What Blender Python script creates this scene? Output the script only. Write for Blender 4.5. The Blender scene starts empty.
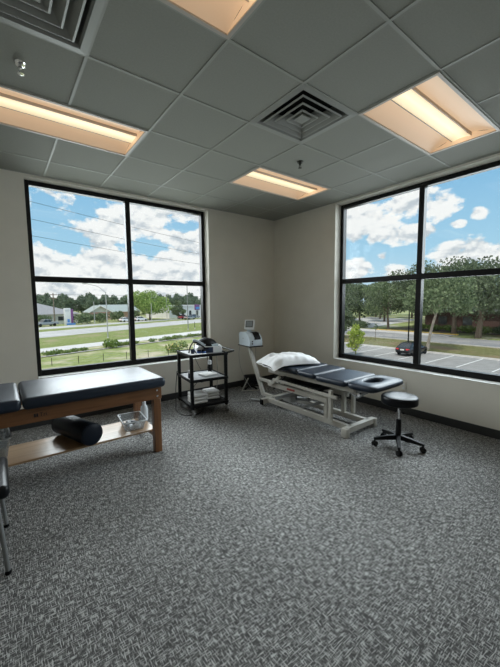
import bpy, bmesh, math, random
from mathutils import Vector, Matrix, Euler, noise
PI = math.pi
random.seed(7)
scene = bpy.context.scene
COL = scene.collection
H = 2.93           # ceiling height
U = 0.6096         # ceiling module (2 ft)
G = -4.4           # ground level outside (the room is one floor up)

# ------------------------------------------------------------------ materials
def nt(m):
    m.use_nodes = True
    return m.node_tree.nodes, m.node_tree.links
def mat(name, col, rough=.5, metal=0, var=.0, vscale=20, bump=0, bscale=60, emit=None, estr=1, spec=None, coat=0):
    m = bpy.data.materials.new(name); N, L = nt(m); b = N['Principled BSDF']
    c = (*col, 1)
    b.inputs['Base Color'].default_value = c
    b.inputs['Roughness'].default_value = rough; b.inputs['Metallic'].default_value = metal
    if spec is not None: b.inputs['Specular IOR Level'].default_value = spec
    if coat: b.inputs['Coat Weight'].default_value = coat
    if emit:
        b.inputs['Emission Color'].default_value = (*emit, 1); b.inputs['Emission Strength'].default_value = estr
    tc = N.new('ShaderNodeTexCoord')
    if var:
        n = N.new('ShaderNodeTexNoise'); n.inputs['Scale'].default_value = vscale; n.inputs['Detail'].default_value = 4
        L.new(tc.outputs['Object'], n.inputs['Vector'])
        r = N.new('ShaderNodeMapRange'); r.inputs[1].default_value = .3; r.inputs[2].default_value = .7
        r.inputs[3].default_value = 1-var; r.inputs[4].default_value = 1+var
        L.new(n.outputs['Fac'], r.inputs[0])
        mx = N.new('ShaderNodeMix'); mx.data_type = 'RGBA'; mx.blend_type = 'MULTIPLY'; mx.inputs[0].default_value = 1
        mx.inputs[6].default_value = c; L.new(r.outputs[0], mx.inputs[7]); L.new(mx.outputs[2], b.inputs['Base Color'])
    if bump:
        n = N.new('ShaderNodeTexNoise'); n.inputs['Scale'].default_value = bscale; n.inputs['Detail'].default_value = 3
        L.new(tc.outputs['Object'], n.inputs['Vector'])
        bp = N.new('ShaderNodeBump'); bp.inputs['Strength'].default_value = bump; bp.inputs['Distance'].default_value = .01
        L.new(n.outputs['Fac'], bp.inputs['Height']); L.new(bp.outputs[0], b.inputs['Normal'])
    return m
def wood(name, c1, c2, axis=0, rough=.4):
    m = bpy.data.materials.new(name); N, L = nt(m); b = N['Principled BSDF']
    tc = N.new('ShaderNodeTexCoord'); mp = N.new('ShaderNodeMapping')
    s = [28, 28, 28]; s[axis] = 1.6; mp.inputs['Scale'].default_value = s
    L.new(tc.outputs['Object'], mp.inputs['Vector'])
    n = N.new('ShaderNodeTexNoise'); n.inputs['Scale'].default_value = 1; n.inputs['Detail'].default_value = 6; n.inputs['Distortion'].default_value = .8
    L.new(mp.outputs[0], n.inputs['Vector'])
    r = N.new('ShaderNodeValToRGB'); r.color_ramp.elements[0].position = .3; r.color_ramp.elements[1].position = .7
    r.color_ramp.elements[0].color = (*c1, 1); r.color_ramp.elements[1].color = (*c2, 1)
    L.new(n.outputs['Fac'], r.inputs[0]); L.new(r.outputs[0], b.inputs['Base Color'])
    b.inputs['Roughness'].default_value = rough
    return m
def glassmat(name, tint=(1, 1, 1), fac=.06, rough=.02, haze=0):
    m = bpy.data.materials.new(name); N, L = nt(m); N.remove(N['Principled BSDF'])
    t = N.new('ShaderNodeBsdfTransparent'); t.inputs[0].default_value = (*tint, 1)
    g = N.new('ShaderNodeBsdfGlossy'); g.inputs['Roughness'].default_value = rough
    f = N.new('ShaderNodeFresnel'); f.inputs[0].default_value = 1.35
    ml = N.new('ShaderNodeMath'); ml.operation = 'MULTIPLY_ADD'; ml.inputs[1].default_value = .8; ml.inputs[2].default_value = fac*.2
    L.new(f.outputs[0], ml.inputs[0])
    x = N.new('ShaderNodeMixShader'); L.new(ml.outputs[0], x.inputs[0]); L.new(t.outputs[0], x.inputs[1]); L.new(g.outputs[0], x.inputs[2])
    last = x
    if haze:
        d = N.new('ShaderNodeBsdfDiffuse'); d.inputs[0].default_value = (.85, .88, .9, 1)
        y = N.new('ShaderNodeMixShader'); y.inputs[0].default_value = haze
        L.new(x.outputs[0], y.inputs[1]); L.new(d.outputs[0], y.inputs[2]); last = y
    L.new(last.outputs[0], N['Material Output'].inputs[0])
    return m
def leafmat(name, c1, c2):
    m = bpy.data.materials.new(name); N, L = nt(m); b = N['Principled BSDF']
    g = N.new('ShaderNodeNewGeometry'); r = N.new('ShaderNodeValToRGB')
    r.color_ramp.elements[0].color = (*c1, 1); r.color_ramp.elements[1].color = (*c2, 1)
    L.new(g.outputs['Random Per Island'], r.inputs[0])
    L.new(r.outputs[0], b.inputs['Base Color']); b.inputs['Roughness'].default_value = .7
    b.inputs['Specular IOR Level'].default_value = .2
    b.inputs['Subsurface Weight'].default_value = 0
    t = N.new('ShaderNodeBsdfTranslucent'); L.new(r.outputs[0], t.inputs[0])
    x = N.new('ShaderNodeMixShader'); x.inputs[0].default_value = .3
    L.new(b.outputs[0], x.inputs[1]); L.new(t.outputs[0], x.inputs[2]); L.new(x.outputs[0], N['Material Output'].inputs[0])
    return m
def groundmat(name, c1, c2, c3, s1=.15, s2=2.5, thr=.5):
    m = bpy.data.materials.new(name); N, L = nt(m); b = N['Principled BSDF']
    tc = N.new('ShaderNodeTexCoord')
    n1 = N.new('ShaderNodeTexNoise'); n1.inputs['Scale'].default_value = s1; n1.inputs['Detail'].default_value = 6
    n2 = N.new('ShaderNodeTexNoise'); n2.inputs['Scale'].default_value = s2; n2.inputs['Detail'].default_value = 5
    L.new(tc.outputs['Object'], n1.inputs['Vector']); L.new(tc.outputs['Object'], n2.inputs['Vector'])
    r2 = N.new('ShaderNodeValToRGB'); r2.color_ramp.elements[0].position = .35; r2.color_ramp.elements[1].position = .65
    r2.color_ramp.elements[0].color = (*c1, 1); r2.color_ramp.elements[1].color = (*c2, 1); L.new(n2.outputs['Fac'], r2.inputs[0])
    mr = N.new('ShaderNodeMapRange'); mr.inputs[1].default_value = thr; mr.inputs[2].default_value = thr+.15; L.new(n1.outputs['Fac'], mr.inputs[0])
    mx = N.new('ShaderNodeMix'); mx.data_type = 'RGBA'; L.new(mr.outputs[0], mx.inputs[0])
    L.new(r2.outputs[0], mx.inputs[6]); mx.inputs[7].default_value = (*c3, 1)
    L.new(mx.outputs[2], b.inputs['Base Color']); b.inputs['Roughness'].default_value = .95; b.inputs['Specular IOR Level'].default_value = .1
    return m

def glow(name, col, e0, e1, half):        # emission set brighter along the middle of the fitting (object y = 0)
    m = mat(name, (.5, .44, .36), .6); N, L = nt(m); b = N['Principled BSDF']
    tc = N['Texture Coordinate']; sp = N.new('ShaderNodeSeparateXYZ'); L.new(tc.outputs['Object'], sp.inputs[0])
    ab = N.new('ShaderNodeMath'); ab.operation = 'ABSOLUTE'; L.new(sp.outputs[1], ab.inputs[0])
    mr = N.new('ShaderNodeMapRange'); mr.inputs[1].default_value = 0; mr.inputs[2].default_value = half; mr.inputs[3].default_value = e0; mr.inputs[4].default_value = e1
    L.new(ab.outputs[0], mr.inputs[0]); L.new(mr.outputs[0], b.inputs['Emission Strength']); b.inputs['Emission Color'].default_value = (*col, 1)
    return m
def carpetmat():
    m = bpy.data.materials.new('carpet'); N, L = nt(m); b = N['Principled BSDF']
    tc = N.new('ShaderNodeTexCoord')
    def streak(sc, off):
        mp = N.new('ShaderNodeMapping'); mp.inputs['Scale'].default_value = sc; mp.inputs['Location'].default_value = off
        L.new(tc.outputs['Object'], mp.inputs['Vector'])
        n = N.new('ShaderNodeTexNoise'); n.inputs['Scale'].default_value = 1; n.inputs['Detail'].default_value = 1.5; n.inputs['Roughness'].default_value = .5
        L.new(mp.outputs[0], n.inputs['Vector'])
        r = N.new('ShaderNodeMapRange'); r.inputs[1].default_value = .50; r.inputs[2].default_value = .64
        L.new(n.outputs['Fac'], r.inputs[0]); return r
    a = streak((27, 210, 1), (0, 0, 0)); c = streak((210, 27, 1), (3, 7, 2))
    mx = N.new('ShaderNodeMath'); mx.operation = 'MAXIMUM'; L.new(a.outputs[0], mx.inputs[0]); L.new(c.outputs[0], mx.inputs[1])
    big = N.new('ShaderNodeTexNoise'); big.inputs['Scale'].default_value = 1.1; big.inputs['Detail'].default_value = 3
    L.new(tc.outputs['Object'], big.inputs['Vector'])
    rb = N.new('ShaderNodeMapRange'); rb.inputs[1].default_value = .3; rb.inputs[2].default_value = .7; rb.inputs[3].default_value = .82; rb.inputs[4].default_value = 1.12
    L.new(big.outputs['Fac'], rb.inputs[0])
    ramp = N.new('ShaderNodeValToRGB'); e = ramp.color_ramp.elements
    e[0].color = (.085, .084, .082, 1); e[1].color = (.52, .515, .50, 1)
    e[0].position = 0; e[1].position = 1
    md = e.new(.45); md.color = (.20, .199, .193, 1)
    L.new(mx.outputs[0], ramp.inputs[0])
    mm = N.new('ShaderNodeMix'); mm.data_type = 'RGBA'; mm.blend_type = 'MULTIPLY'; mm.inputs[0].default_value = 1
    L.new(ramp.outputs[0], mm.inputs[6]); L.new(rb.outputs[0], mm.inputs[7])
    L.new(mm.outputs[2], b.inputs['Base Color']); b.inputs['Roughness'].default_value = .95; b.inputs['Specular IOR Level'].default_value = .15
    bp = N.new('ShaderNodeBump'); bp.inputs['Strength'].default_value = .5; bp.inputs['Distance'].default_value = .004
    L.new(mx.outputs[0], bp.inputs['Height']); L.new(bp.outputs[0], b.inputs['Normal'])
    return m

M = dict(
    carpet=carpetmat(),
    wall=mat('wall_paint', (.755, .72, .64), .8, var=.03, vscale=3, bump=.05, bscale=250),
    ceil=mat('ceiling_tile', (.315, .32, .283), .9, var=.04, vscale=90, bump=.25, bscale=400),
    tbar=mat('ceiling_tbar', (.36, .365, .33), .6),
    base=mat('vinyl_base', (.038, .039, .040), .55, spec=.3),
    sill=mat('sill_paint', (.80, .80, .78), .5),
    frame=mat('black_aluminium', (.006, .006, .0065), .45, spec=.25),
    glass=glassmat('window_glass', (.97, .985, .98), .05),
    reflglow=glow('reflector_glow', (1, .63, .36), .66, .36, .28),  # emission stands in for lamplight falling on the reflectors
    strip=glow('light_strip', (1, .80, .50), 1.25, .78, .07),
    lframe=mat('light_frame', (.55, .5, .45), .5),
    vent=mat('vent_metal', (.33, .335, .31), .5),
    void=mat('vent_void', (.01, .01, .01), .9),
    navy=mat('navy_vinyl', (.008, .017, .034), .43, spec=.48, var=.1, vscale=6, bump=.06, bscale=120),
    black_vinyl=mat('black_vinyl', (.004, .005, .007), .36, spec=.22, bump=.06, bscale=150),
    bolster=mat('bolster_vinyl', (.005, .009, .018), .42, spec=.25, bump=.05, bscale=120),
    oakx=wood('oak_grain_x', (.135, .054, .019), (.235, .102, .038), 0),
    oakz=wood('oak_grain_z', (.135, .054, .019), (.235, .102, .038), 2),
    shelf=wood('oak_plywood', (.36, .22, .12), (.52, .34, .20), 0, .28),
    black=mat('black_metal', (.004, .004, .0045), .5, spec=.2),
    blackp=mat('black_plastic', (.005, .005, .0055), .5, spec=.22),
    greyshelf=mat('cart_tray', (.42, .43, .44), .4),
    chrome=mat('chrome', (.75, .75, .76), .18, 1),
    steel=mat('grey_steel', (.30, .31, .31), .38, .6),
    cream=mat('cream_enamel', (.54, .52, .47), .4),
    white=mat('white_plastic', (.78, .79, .80), .38),
    bluewhite=mat('pale_blue_plastic', (.60, .68, .74), .35),
    towel=mat('towel_cloth', (.80, .79, .77), .95, bump=.5, bscale=350),
    linen=mat('pillow_linen', (.86, .86, .87), .85, bump=.1, bscale=300),
    paper=mat('white_paper', (.85, .85, .85), .7),
    blue=mat('blue_plastic', (.02, .08, .28), .4),
    dblue=mat('dark_blue_plastic', (.01, .02, .05), .35),
    screen=mat('lcd_screen', (.03, .035, .04), .12),
    screenlit=mat('lcd_reflective', (.30, .33, .34), .15),
    clear=glassmat('clear_plastic', (.95, .97, .98), .3, .08, .17),
    clearw=glassmat('frosted_plastic', (.9, .92, .93), .3, .2, .75),
    red=mat('red_print', (.30, .06, .05), .5),
    ink=mat('black_ink', (.012, .01, .01), .6),
    rubber=mat('rubber', (.006, .006, .006), .7, spec=.2),
    cord=mat('black_cord', (.012, .012, .012), .5),
    greycord=mat('grey_cord', (.40, .40, .38), .5),
    brass=mat('dull_sprinkler', (.06, .06, .05), .4, .6),
    grass=groundmat('grass', (.22, .27, .085), (.34, .38, .16), (.56, .50, .36), .28, 1.8, .49),
    verge=groundmat('mown_verge', (.19, .235, .075), (.30, .34, .13), (.36, .32, .19), .18, 2.0, .56),
    drygrass=groundmat('dry_verge', (.14, .145, .06), (.23, .215, .10), (.26, .19, .12), .2, 2.2, .50),
    road=groundmat('sunlit_road', (.50, .49, .48), (.57, .56, .55), (.60, .59, .58), .1, .8),
    walk=groundmat('concrete_walk', (.66, .64, .62), (.72, .70, .68), (.74, .72, .70), .1, .8),
    asphalt=groundmat('lot_asphalt', (.29, .285, .275), (.34, .335, .325), (.37, .365, .355), .15, 1.4),
    roadgrey=groundmat('grey_road', (.24, .245, .25), (.29, .29, .295), (.40, .39, .38), .1, 1.0, .55),
    paint=mat('road_paint', (.82, .82, .80), .7),
    kerb=mat('kerb_concrete', (.55, .53, .50), .8),
    yellow=mat('yellow_kerb_paint', (.62, .42, .10), .7),
    mulch=mat('mulch', (.09, .06, .045), .95, var=.3, vscale=3),
    stone=mat('edging_stone', (.75, .73, .70), .8),
    bark=mat('bark', (.16, .125, .095), .9, var=.25, vscale=6),
    barkp=mat('pale_bark', (.42, .37, .32), .9, var=.2, vscale=6),
    leafd=leafmat('oak_leaves', (.065, .095, .060), (.22, .28, .165)),
    leafm=leafmat('mid_leaves', (.085, .13, .07), (.26, .33, .18)),
    leafb=leafmat('bright_leaves', (.16, .27, .07), (.46, .58, .20)),
    leafhaze=leafmat('hazed_far_leaves', (.13, .18, .125), (.23, .30, .20)),  # paler greens, distance haze put into the leaf colour
    leafy=leafmat('yellow_green_leaves', (.20, .30, .05), (.52, .60, .13)),
    leafh=leafmat('hedge_leaves', (.10, .17, .04), (.26, .34, .10)),
    flower=mat('yellow_flower', (.75, .60, .20), .8),
    brick=mat('red_brick', (.105, .055, .045), .9, var=.15, vscale=3),
    pinkbrick=mat('pink_brick', (.52, .33, .29), .9, var=.1, vscale=2),
    roofgrey=mat('grey_roof', (.30, .30, .315), .8, var=.08, vscale=2),
    roofgreen=mat('green_grey_roof', (.36, .41, .40), .8, var=.06, vscale=2),
    stucco=mat('white_stucco', (.74, .74, .74), .8),
    darkglass=mat('dark_window', (.03, .04, .05), .15),
    purple=mat('purple_panel', (.20, .07, .22), .5),
    signblue=mat('blue_panel', (.08, .25, .62), .5),
    signgrey=mat('grey_lettering', (.45, .48, .50), .5),
    galv=mat('galvanised', (.46, .47, .47), .5, .3),
    timber=mat('pole_timber', (.20, .165, .13), .9),
    carblack=mat('black_car_paint', (.018, .020, .026), .2, coat=.6),
    carsilver=mat('silver_car_paint', (.42, .43, .45), .3, .4),
    carwhite=mat('white_car_paint', (.80, .80, .80), .3),
    cargrey=mat('grey_truck_paint', (.36, .36, .37), .3, .3),
    carred=mat('red_car_paint', (.40, .05, .05), .3),
    carblue=mat('blue_car_paint', (.10, .14, .22), .3),
    tail=mat('tail_lamp', (.65, .03, .04), .25, emit=(1, .05, .06), estr=.12),
    plate=mat('licence_plate', (.75, .75, .72), .5),
)

# ------------------------------------------------------------------ mesh helpers
class MB:
    def __init__(s): s.v = []; s.f = []; s.m = []
    def raw(s, vs, fs, mi=0, T=None):
        o = len(s.v)
        for v in vs:
            v = Vector(v); s.v.append(tuple(T @ v) if T is not None else tuple(v))
        for f in fs: s.f.append(tuple(i+o for i in f)); s.m.append(mi)
        return s
    def box(s, c, d, rot=None, mi=0, bev=0, seg=2):
        bm = bmesh.new(); bmesh.ops.create_cube(bm, size=1)
        for v in bm.verts: v.co = Vector((v.co.x*d[0], v.co.y*d[1], v.co.z*d[2]))
        if bev: bmesh.ops.bevel(bm, geom=list(bm.edges), offset=min(bev, min(d)*.49), segments=seg, affect='EDGES', profile=.5, clamp_overlap=True)
        T = Matrix.Translation(c) @ (Euler(rot).to_matrix().to_4x4() if rot else Matrix())
        bm.verts.index_update()
        s.raw([v.co.copy() for v in bm.verts], [[v.index for v in f.verts] for f in bm.faces], mi, T); bm.free(); return s
    def bar(s, a, b, w, h, mi=0, bev=.002):            # rectangular bar from a to b; h is measured along the up-ish side
        a = Vector(a); b = Vector(b); d = b-a
        q = d.to_track_quat('Y', 'Z')
        bm = bmesh.new(); bmesh.ops.create_cube(bm, size=1)
        for v in bm.verts: v.co = Vector((v.co.x*w, v.co.y*d.length, v.co.z*h))
        if bev: bmesh.ops.bevel(bm, geom=list(bm.edges), offset=bev, segments=1, affect='EDGES')
        T = Matrix.Translation((a+b)/2) @ q.to_matrix().to_4x4(); bm.verts.index_update()
        s.raw([v.co.copy() for v in bm.verts], [[v.index for v in f.verts] for f in bm.faces], mi, T); bm.free(); return s
    def tube(s, pts, r, n=8, mi=0, cap=True):
        pts = [Vector(p) for p in pts]; rs = r if isinstance(r, (list, tuple)) else [r]*len(pts)
        vs = []; fs = []
        up = Vector((0, 0, 1)); prev = None
        for i, p in enumerate(pts):
            t = (pts[min(i+1, len(pts)-1)]-pts[max(i-1, 0)]).normalized()
            if prev is None: x = t.cross(up if abs(t.z) < .95 else Vector((1, 0, 0))).normalized()
            else: x = (prev - t*prev.dot(t)).normalized()
            prev = x; y = t.cross(x)
            for k in range(n):
                a = 2*PI*k/n; vs.append(p+(x*math.cos(a)+y*math.sin(a))*rs[i])
        for i in range(len(pts)-1):
            for k in range(n):
                fs.append((i*n+k, i*n+(k+1) % n, (i+1)*n+(k+1) % n, (i+1)*n+k))
        if cap: fs.append(tuple(range(n))[::-1]); fs.append(tuple((len(pts)-1)*n+k for k in range(n)))
        return s.raw(vs, fs, mi)
    def lathe(s, prof, n=32, mi=0, T=None, capb=True, capt=True):
        vs = []; fs = []
        for r, z in prof:
            for k in range(n):
                a = 2*PI*k/n; vs.append((r*math.cos(a), r*math.sin(a), z))
        for i in range(len(prof)-1):
            for k in range(n): fs.append((i*n+k, i*n+(k+1) % n, (i+1)*n+(k+1) % n, (i+1)*n+k))
        if capb: fs.append(tuple(range(n))[::-1])
        if capt: fs.append(tuple((len(prof)-1)*n+k for k in range(n)))
        return s.raw(vs, fs, mi, T)
    def prism(s, poly, a0, a1, axis='y', mi=0, T=None):  # poly in the other two axes
        def P(u, v, w): return {'y': (u, w, v), 'x': (w, u, v), 'z': (u, v, w)}[axis]
        n = len(poly)
        vs = [P(u, v, a0) for u, v in poly]+[P(u, v, a1) for u, v in poly]
        fs = [tuple(range(n))[::-1], tuple(range(n, 2*n))]+[(k, (k+1) % n, n+(k+1) % n, n+k) for k in range(n)]
        return s.raw(vs, fs, mi, T)
    def loft(s, rings, mi=0, cap=True, T=None, closed=False):
        n = len(rings[0]); vs = [p for r in rings for p in r]; fs = []
        R = len(rings)
        for i in range(R if closed else R-1):
            j = (i+1) % R
            for k in range(n): fs.append((i*n+k, i*n+(k+1) % n, j*n+(k+1) % n, j*n+k))
        if cap and not closed: fs.append(tuple(range(n))[::-1]); fs.append(tuple((R-1)*n+k for k in range(n)))
        return s.raw(vs, fs, mi, T)
    def ell(s, c, r, n=14, m=8, mi=0, noise_amp=0):
        vs = []; fs = []
        for i in range(1, m):
            t = PI*i/m
            for k in range(n):
                a = 2*PI*k/n; d = Vector((math.sin(t)*math.cos(a), math.sin(t)*math.sin(a), math.cos(t)))
                q = 1+noise_amp*noise.noise(d*2+Vector(c)*3)
                vs.append((c[0]+r[0]*d.x*q, c[1]+r[1]*d.y*q, c[2]+r[2]*d.z*q))
        vs.append((c[0], c[1], c[2]+r[2])); vs.append((c[0], c[1], c[2]-r[2])); t = len(vs)-2
        for i in range(m-2):
            for k in range(n): fs.append((i*n+k, (i+1)*n+k, (i+1)*n+(k+1) % n, i*n+(k+1) % n))
        for k in range(n):
            fs.append((t, k, (k+1) % n)); o = (m-2)*n; fs.append((t+1, o+(k+1) % n, o+k))
        return s.raw(vs, fs, mi)
    def mesh(s, name, mats, smooth=None):
        me = bpy.data.meshes.new(name); me.from_pydata(s.v, [], s.f)
        for m in (mats if isinstance(mats, (list, tuple)) else [mats]): me.materials.append(M[m] if isinstance(m, str) else m)
        me.polygons.foreach_set('material_index', s.m)
        bm = bmesh.new(); bm.from_mesh(me); bmesh.ops.recalc_face_normals(bm, faces=bm.faces); bm.to_mesh(me); bm.free()
        if smooth:
            me.polygons.foreach_set('use_smooth', [True]*len(me.polygons))
            me.set_sharp_from_angle(angle=math.radians(smooth))
        me.update(); return me
    def build(s, name, mats, parent=None, smooth=40, loc=(0, 0, 0), rotz=0):
        o = bpy.data.objects.new(name, s.mesh(name, mats, smooth)); COL.objects.link(o)
        o.location = loc; o.rotation_euler = (0, 0, rotz)
        if parent: o.parent = parent
        return o
def tag(o, label, cat, group=None, kind=None):
    o['label'] = label; o['category'] = cat
    if group: o['group'] = group
    if kind: o['kind'] = kind
    return o
def struct(o): o['kind'] = 'structure'; return o
def thing(name, label, cat, loc=(0, 0, 0), rotz=0, group=None):
    o = bpy.data.objects.new(name, None); COL.objects.link(o); o.empty_display_size = .1
    o.location = loc; o.rotation_euler = (0, 0, rotz); return tag(o, label, cat, group)
def kids(o): return [c for c in bpy.data.objects if c.parent == o]
def dup(o, loc=None, rotz=None, label=None, group=None, parent=None, scale=None):
    c = o.copy(); COL.objects.link(c)
    if parent: c.parent = parent
    for ch in kids(o): dup(ch, parent=c)
    if loc is not None: c.location = loc
    if rotz is not None: c.rotation_euler = (0, 0, rotz)
    if scale is not None: c.scale = scale if isinstance(scale, (tuple, list)) else (scale,)*3
    if label: c['label'] = label
    if group: c['group'] = group
    return c
def spline(pts, n=8):
    pts = [Vector(p) for p in pts]; out = []
    P = [pts[0]*2-pts[1]]+pts+[pts[-1]*2-pts[-2]]
    for i in range(1, len(P)-2):
        for k in range(n):
            t = k/n; a, b, c, d = P[i-1:i+3]
            out.append(.5*((2*b)+(c-a)*t+(2*a-5*b+4*c-d)*t*t+(3*b-a-3*c+d)*t**3))
    out.append(pts[-1]); return out
def text_obj(txt, size, mname, name, parent, loc, rot, ext=.0006):
    cu = bpy.data.curves.new('txt', 'FONT'); cu.body = txt; cu.size = size; cu.extrude = ext
    t = bpy.data.objects.new('txt', cu); COL.objects.link(t)
    dg = bpy.context.evaluated_depsgraph_get(); me = bpy.data.meshes.new_from_object(t.evaluated_get(dg))
    bpy.data.objects.remove(t); me.materials.clear(); me.materials.append(M[mname])
    o = bpy.data.objects.new(name, me); COL.objects.link(o); o.parent = parent; o.location = loc; o.rotation_euler = rot
    return o

# ------------------------------------------------------------------ room shell
XL, YF = -6.4, -7.4           # hidden left wall and the wall behind the camera
WT = .215                      # wall thickness
ZS, ZT = .575, 2.905          # window opening
LW = (-3.770, -1.389)         # left window x range
RW = (-3.778, -1.374)         # right window y range
struct(MB().box(((XL)/2, YF/2, -.15), (-XL+2*WT, -YF+2*WT, .3)).build('floor', 'carpet'))
def wall_with_window(name, lo, hi, w0, w1, place):
    m = MB()
    def piece(a0, a1, z0, z1):
        c, d = place((a0+a1)/2, a1-a0); m.box((c[0], c[1], (z0+z1)/2), (d[0], d[1], z1-z0))
    piece(lo, w0, 0, 3.3); piece(w1, hi, 0, 3.3); piece(w0, w1, 0, ZS); piece(w0, w1, ZT, 3.3)
    return struct(m.build(name, 'wall'))
wall_with_window('wall_back', XL-WT, WT, LW[0], LW[1], lambda c, l: ((c, WT/2), (l, WT)))
wall_with_window('wall_right', YF-WT, 0, RW[0], RW[1], lambda c, l: ((WT/2, c), (WT, l)))
struct(MB().box((XL-WT/2, YF/2, 1.65), (WT, -YF, 3.3)).build('wall_left', 'wall'))
struct(MB().box((XL/2, YF-WT/2, 1.65), (-XL+2*WT, WT, 3.3)).build('wall_front', 'wall'))
for nm, c, d in (('baseboard_back', (XL/2, -.006, .048), (-XL, .012, .096)), ('baseboard_right', (-.006, YF/2-.006, .048), (.012, -YF-.012, .096)),
                 ('baseboard_left', (XL+.006, YF/2, .048), (.012, -YF-.03, .096)), ('baseboard_front', (XL/2, YF+.006, .048), (-XL-.03, .012, .096))):
    struct(MB().box(c, d, bev=.003, seg=1).build(nm, 'base'))
# ceiling: tiles between a T-bar grid, open where a fixture sits
xs = [-.528-k*U for k in range(-1, 10)]; ys = [-.5035-j*U for j in range(-1, 12)]
xs = [0]+[x for x in xs if XL < x < 0]+[XL]; ys = [0]+[y for y in ys if YF < y < 0]+[YF]
cx = lambda k: -.528-k*U
cy = lambda j: -.5035-j*U
lights = [(0, 1), (0, 4), (4, 1), (4, 4)]      # (column, row) of the corner nearest the room corner; two columns wide
vents = [(2, 3), (5, 3)]
holes = [(cx(k+2), cx(k), cy(j+1), cy(j)) for k, j in lights]+[(cx(k+1), cx(k), cy(j+1), cy(j)) for k, j in vents]
inhole = lambda x, y: any(a < x < b and c < y < d for a, b, c, d in holes)
cm = MB()
for i in range(len(xs)-1):
    for j in range(len(ys)-1):
        x1, x0, y1, y0 = xs[i], xs[i+1], ys[j], ys[j+1]
        if inhole((x0+x1)/2, (y0+y1)/2): continue
        g = .0085
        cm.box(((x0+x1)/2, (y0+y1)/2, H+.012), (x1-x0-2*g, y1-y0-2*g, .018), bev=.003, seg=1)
for i, x in enumerate(xs[1:-1]):
    for j in range(len(ys)-1):
        y1, y0 = ys[j], ys[j+1]
        if inhole(x, (y0+y1)/2): continue
        cm.box((x, (y0+y1)/2, H+.012), (.019, y1-y0, .024), mi=1)
for y in ys[1:-1]:
    for i in range(len(xs)-1):
        if inhole((xs[i]+xs[i+1])/2, y): continue
        cm.box(((xs[i]+xs[i+1])/2, y, H+.012), (xs[i]-xs[i+1], .0188, .0236), mi=1)
cm.box((XL/2, YF/2, 3.24), (-XL-.002, -YF-.002, .1), mi=2)  # unseen black slab above the tiles, added to block light
cm.box((XL/2, -.010, H+.012), (-XL, .02, .024), mi=1); cm.box((-.010, YF/2-.02, H+.012), (.02, -YF-.04, .024), mi=1)
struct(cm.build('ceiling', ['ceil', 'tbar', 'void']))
struct(MB().box((XL/2, YF/2, 3.4), (-XL+2*WT+.2, -YF+2*WT+.2, .2)).build('roof_sun_block', 'stucco'))      # unseen roof slab, put over the room to block the sun
# windows
def window(name, a0, a1, mull, flip):
    """frame set back in the opening; flip=False: wall y=0 (outside +y), True: wall x=0 (outside +x)"""
    D0, D1 = .126, .208
    def bx(m, a, b, z0, z1, d0=D0, d1=D1, mi=0, bev=.004):
        c = ((a+b)/2, (d0+d1)/2, (z0+z1)/2); d = (b-a, d1-d0, z1-z0)
        if flip: c = (c[1], c[0], c[2]); d = (d[1], d[0], d[2])
        m.box(c, d, mi=mi, bev=bev, seg=1)
    e = .0015
    m = MB(); fw, hw, mz = .052, .055, 1.765
    bx(m, a0+e, a0+fw, ZS+.002, ZT-e); bx(m, a1-fw, a1-e, ZS+.002, ZT-e)
    bx(m, a0+fw, a1-fw, ZT-hw, ZT-e); bx(m, a0+fw, a1-fw, ZS+.002, ZS+.075)
    bx(m, a0+fw, a1-fw, mz-.034, mz+.034)
    bx(m, mull-.033, mull+.033, ZS+.075, mz-.034); bx(m, mull-.033, mull+.033, mz+.034, ZT-hw)
    root = struct(m.build(name, 'frame'))
    for a, b in ((a0+fw, mull-.033), (mull+.033, a1-fw)):
        for z0, z1 in ((ZS+.075, mz-.034), (mz+.034, ZT-hw)):
            g = MB(); bx(g, a-.004, b+.004, z0-.004, z1+.004, .188, .194, bev=0); g.build('pane', 'glass', root)
    s = MB(); bx(s, a0+e, a1-e, ZS-.02+.021, ZS+.006, -.006, .124, bev=.002); s.build('window_sill', 'sill', root)
    return root
window('window_1', *LW, -2.590, False)
window('window_2', *RW, -2.576, True)

# ------------------------------------------------------------------ ceiling fixtures
def troffer(k, j, label):
    x1, x0, y1, y0 = cx(k), cx(k+2), cy(j), cy(j+1)
    t = thing('ceiling_light', label, 'light', ((x0+x1)/2, (y0+y1)/2, H), 0, 'recessed ceiling light troffers')
    a, b = U-.006, U/2-.006
    m = MB()
    for s in (-1, 1):
        m.box((0, s*(b-.011), -.001), (2*a, .022, .010)); m.box((s*(a-.011), 0, -.0008), (.022, 2*b-.044, .0096))
    m.raw([(-a, -b, .09), (a, -b, .09), (a, b, .09), (-a, b, .09)], [(0, 1, 2, 3)])
    m.build('frame', 'lframe', t)
    ai, bi = a-.022, b-.022
    for s in (-1, 1):
        n = 7; vs = []; fs = []
        for i in range(n+1):
            u = i/n; y = bi+(0.088-bi)*u; z = .004+.05*math.sin(u*PI*.5)
            vs += [(-ai, s*y, z), (ai, s*y, z)]
        fs = [(2*i, 2*i+1, 2*i+3, 2*i+2) for i in range(n)]
        MB().raw(vs, fs).build('reflector_panel', 'reflglow', t, 60)
        MB().raw([(s*ai, bi, 0), (s*ai, -bi, 0), (s*ai, -bi, .012), (s*ai, -.09, .06), (s*ai, .09, .06), (s*ai, bi, .012)], [(0, 1, 2, 3, 4, 5)]).build('end_plate', 'reflglow', t)
    c = MB(); n = 8; vs = []
    for i in range(n+1):
        y = -.074+.148*i/n; z = .034+.010*math.sin(i/n*PI); vs += [(-ai, y, z), (ai, y, z)]
    c.raw(vs, [(2*i, 2*i+1, 2*i+3, 2*i+2) for i in range(n)]); c.build('lens_strip', 'strip', t, 60)
    for s in (-1, 1): MB().box((0, s*.081, .044), (2*ai, .006, .022)).build('lens_rail', 'lframe', t)
    return t
troffer(0, 1, 'warm lit ceiling light nearest the room corner, beside small dark sprinkler')
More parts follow.
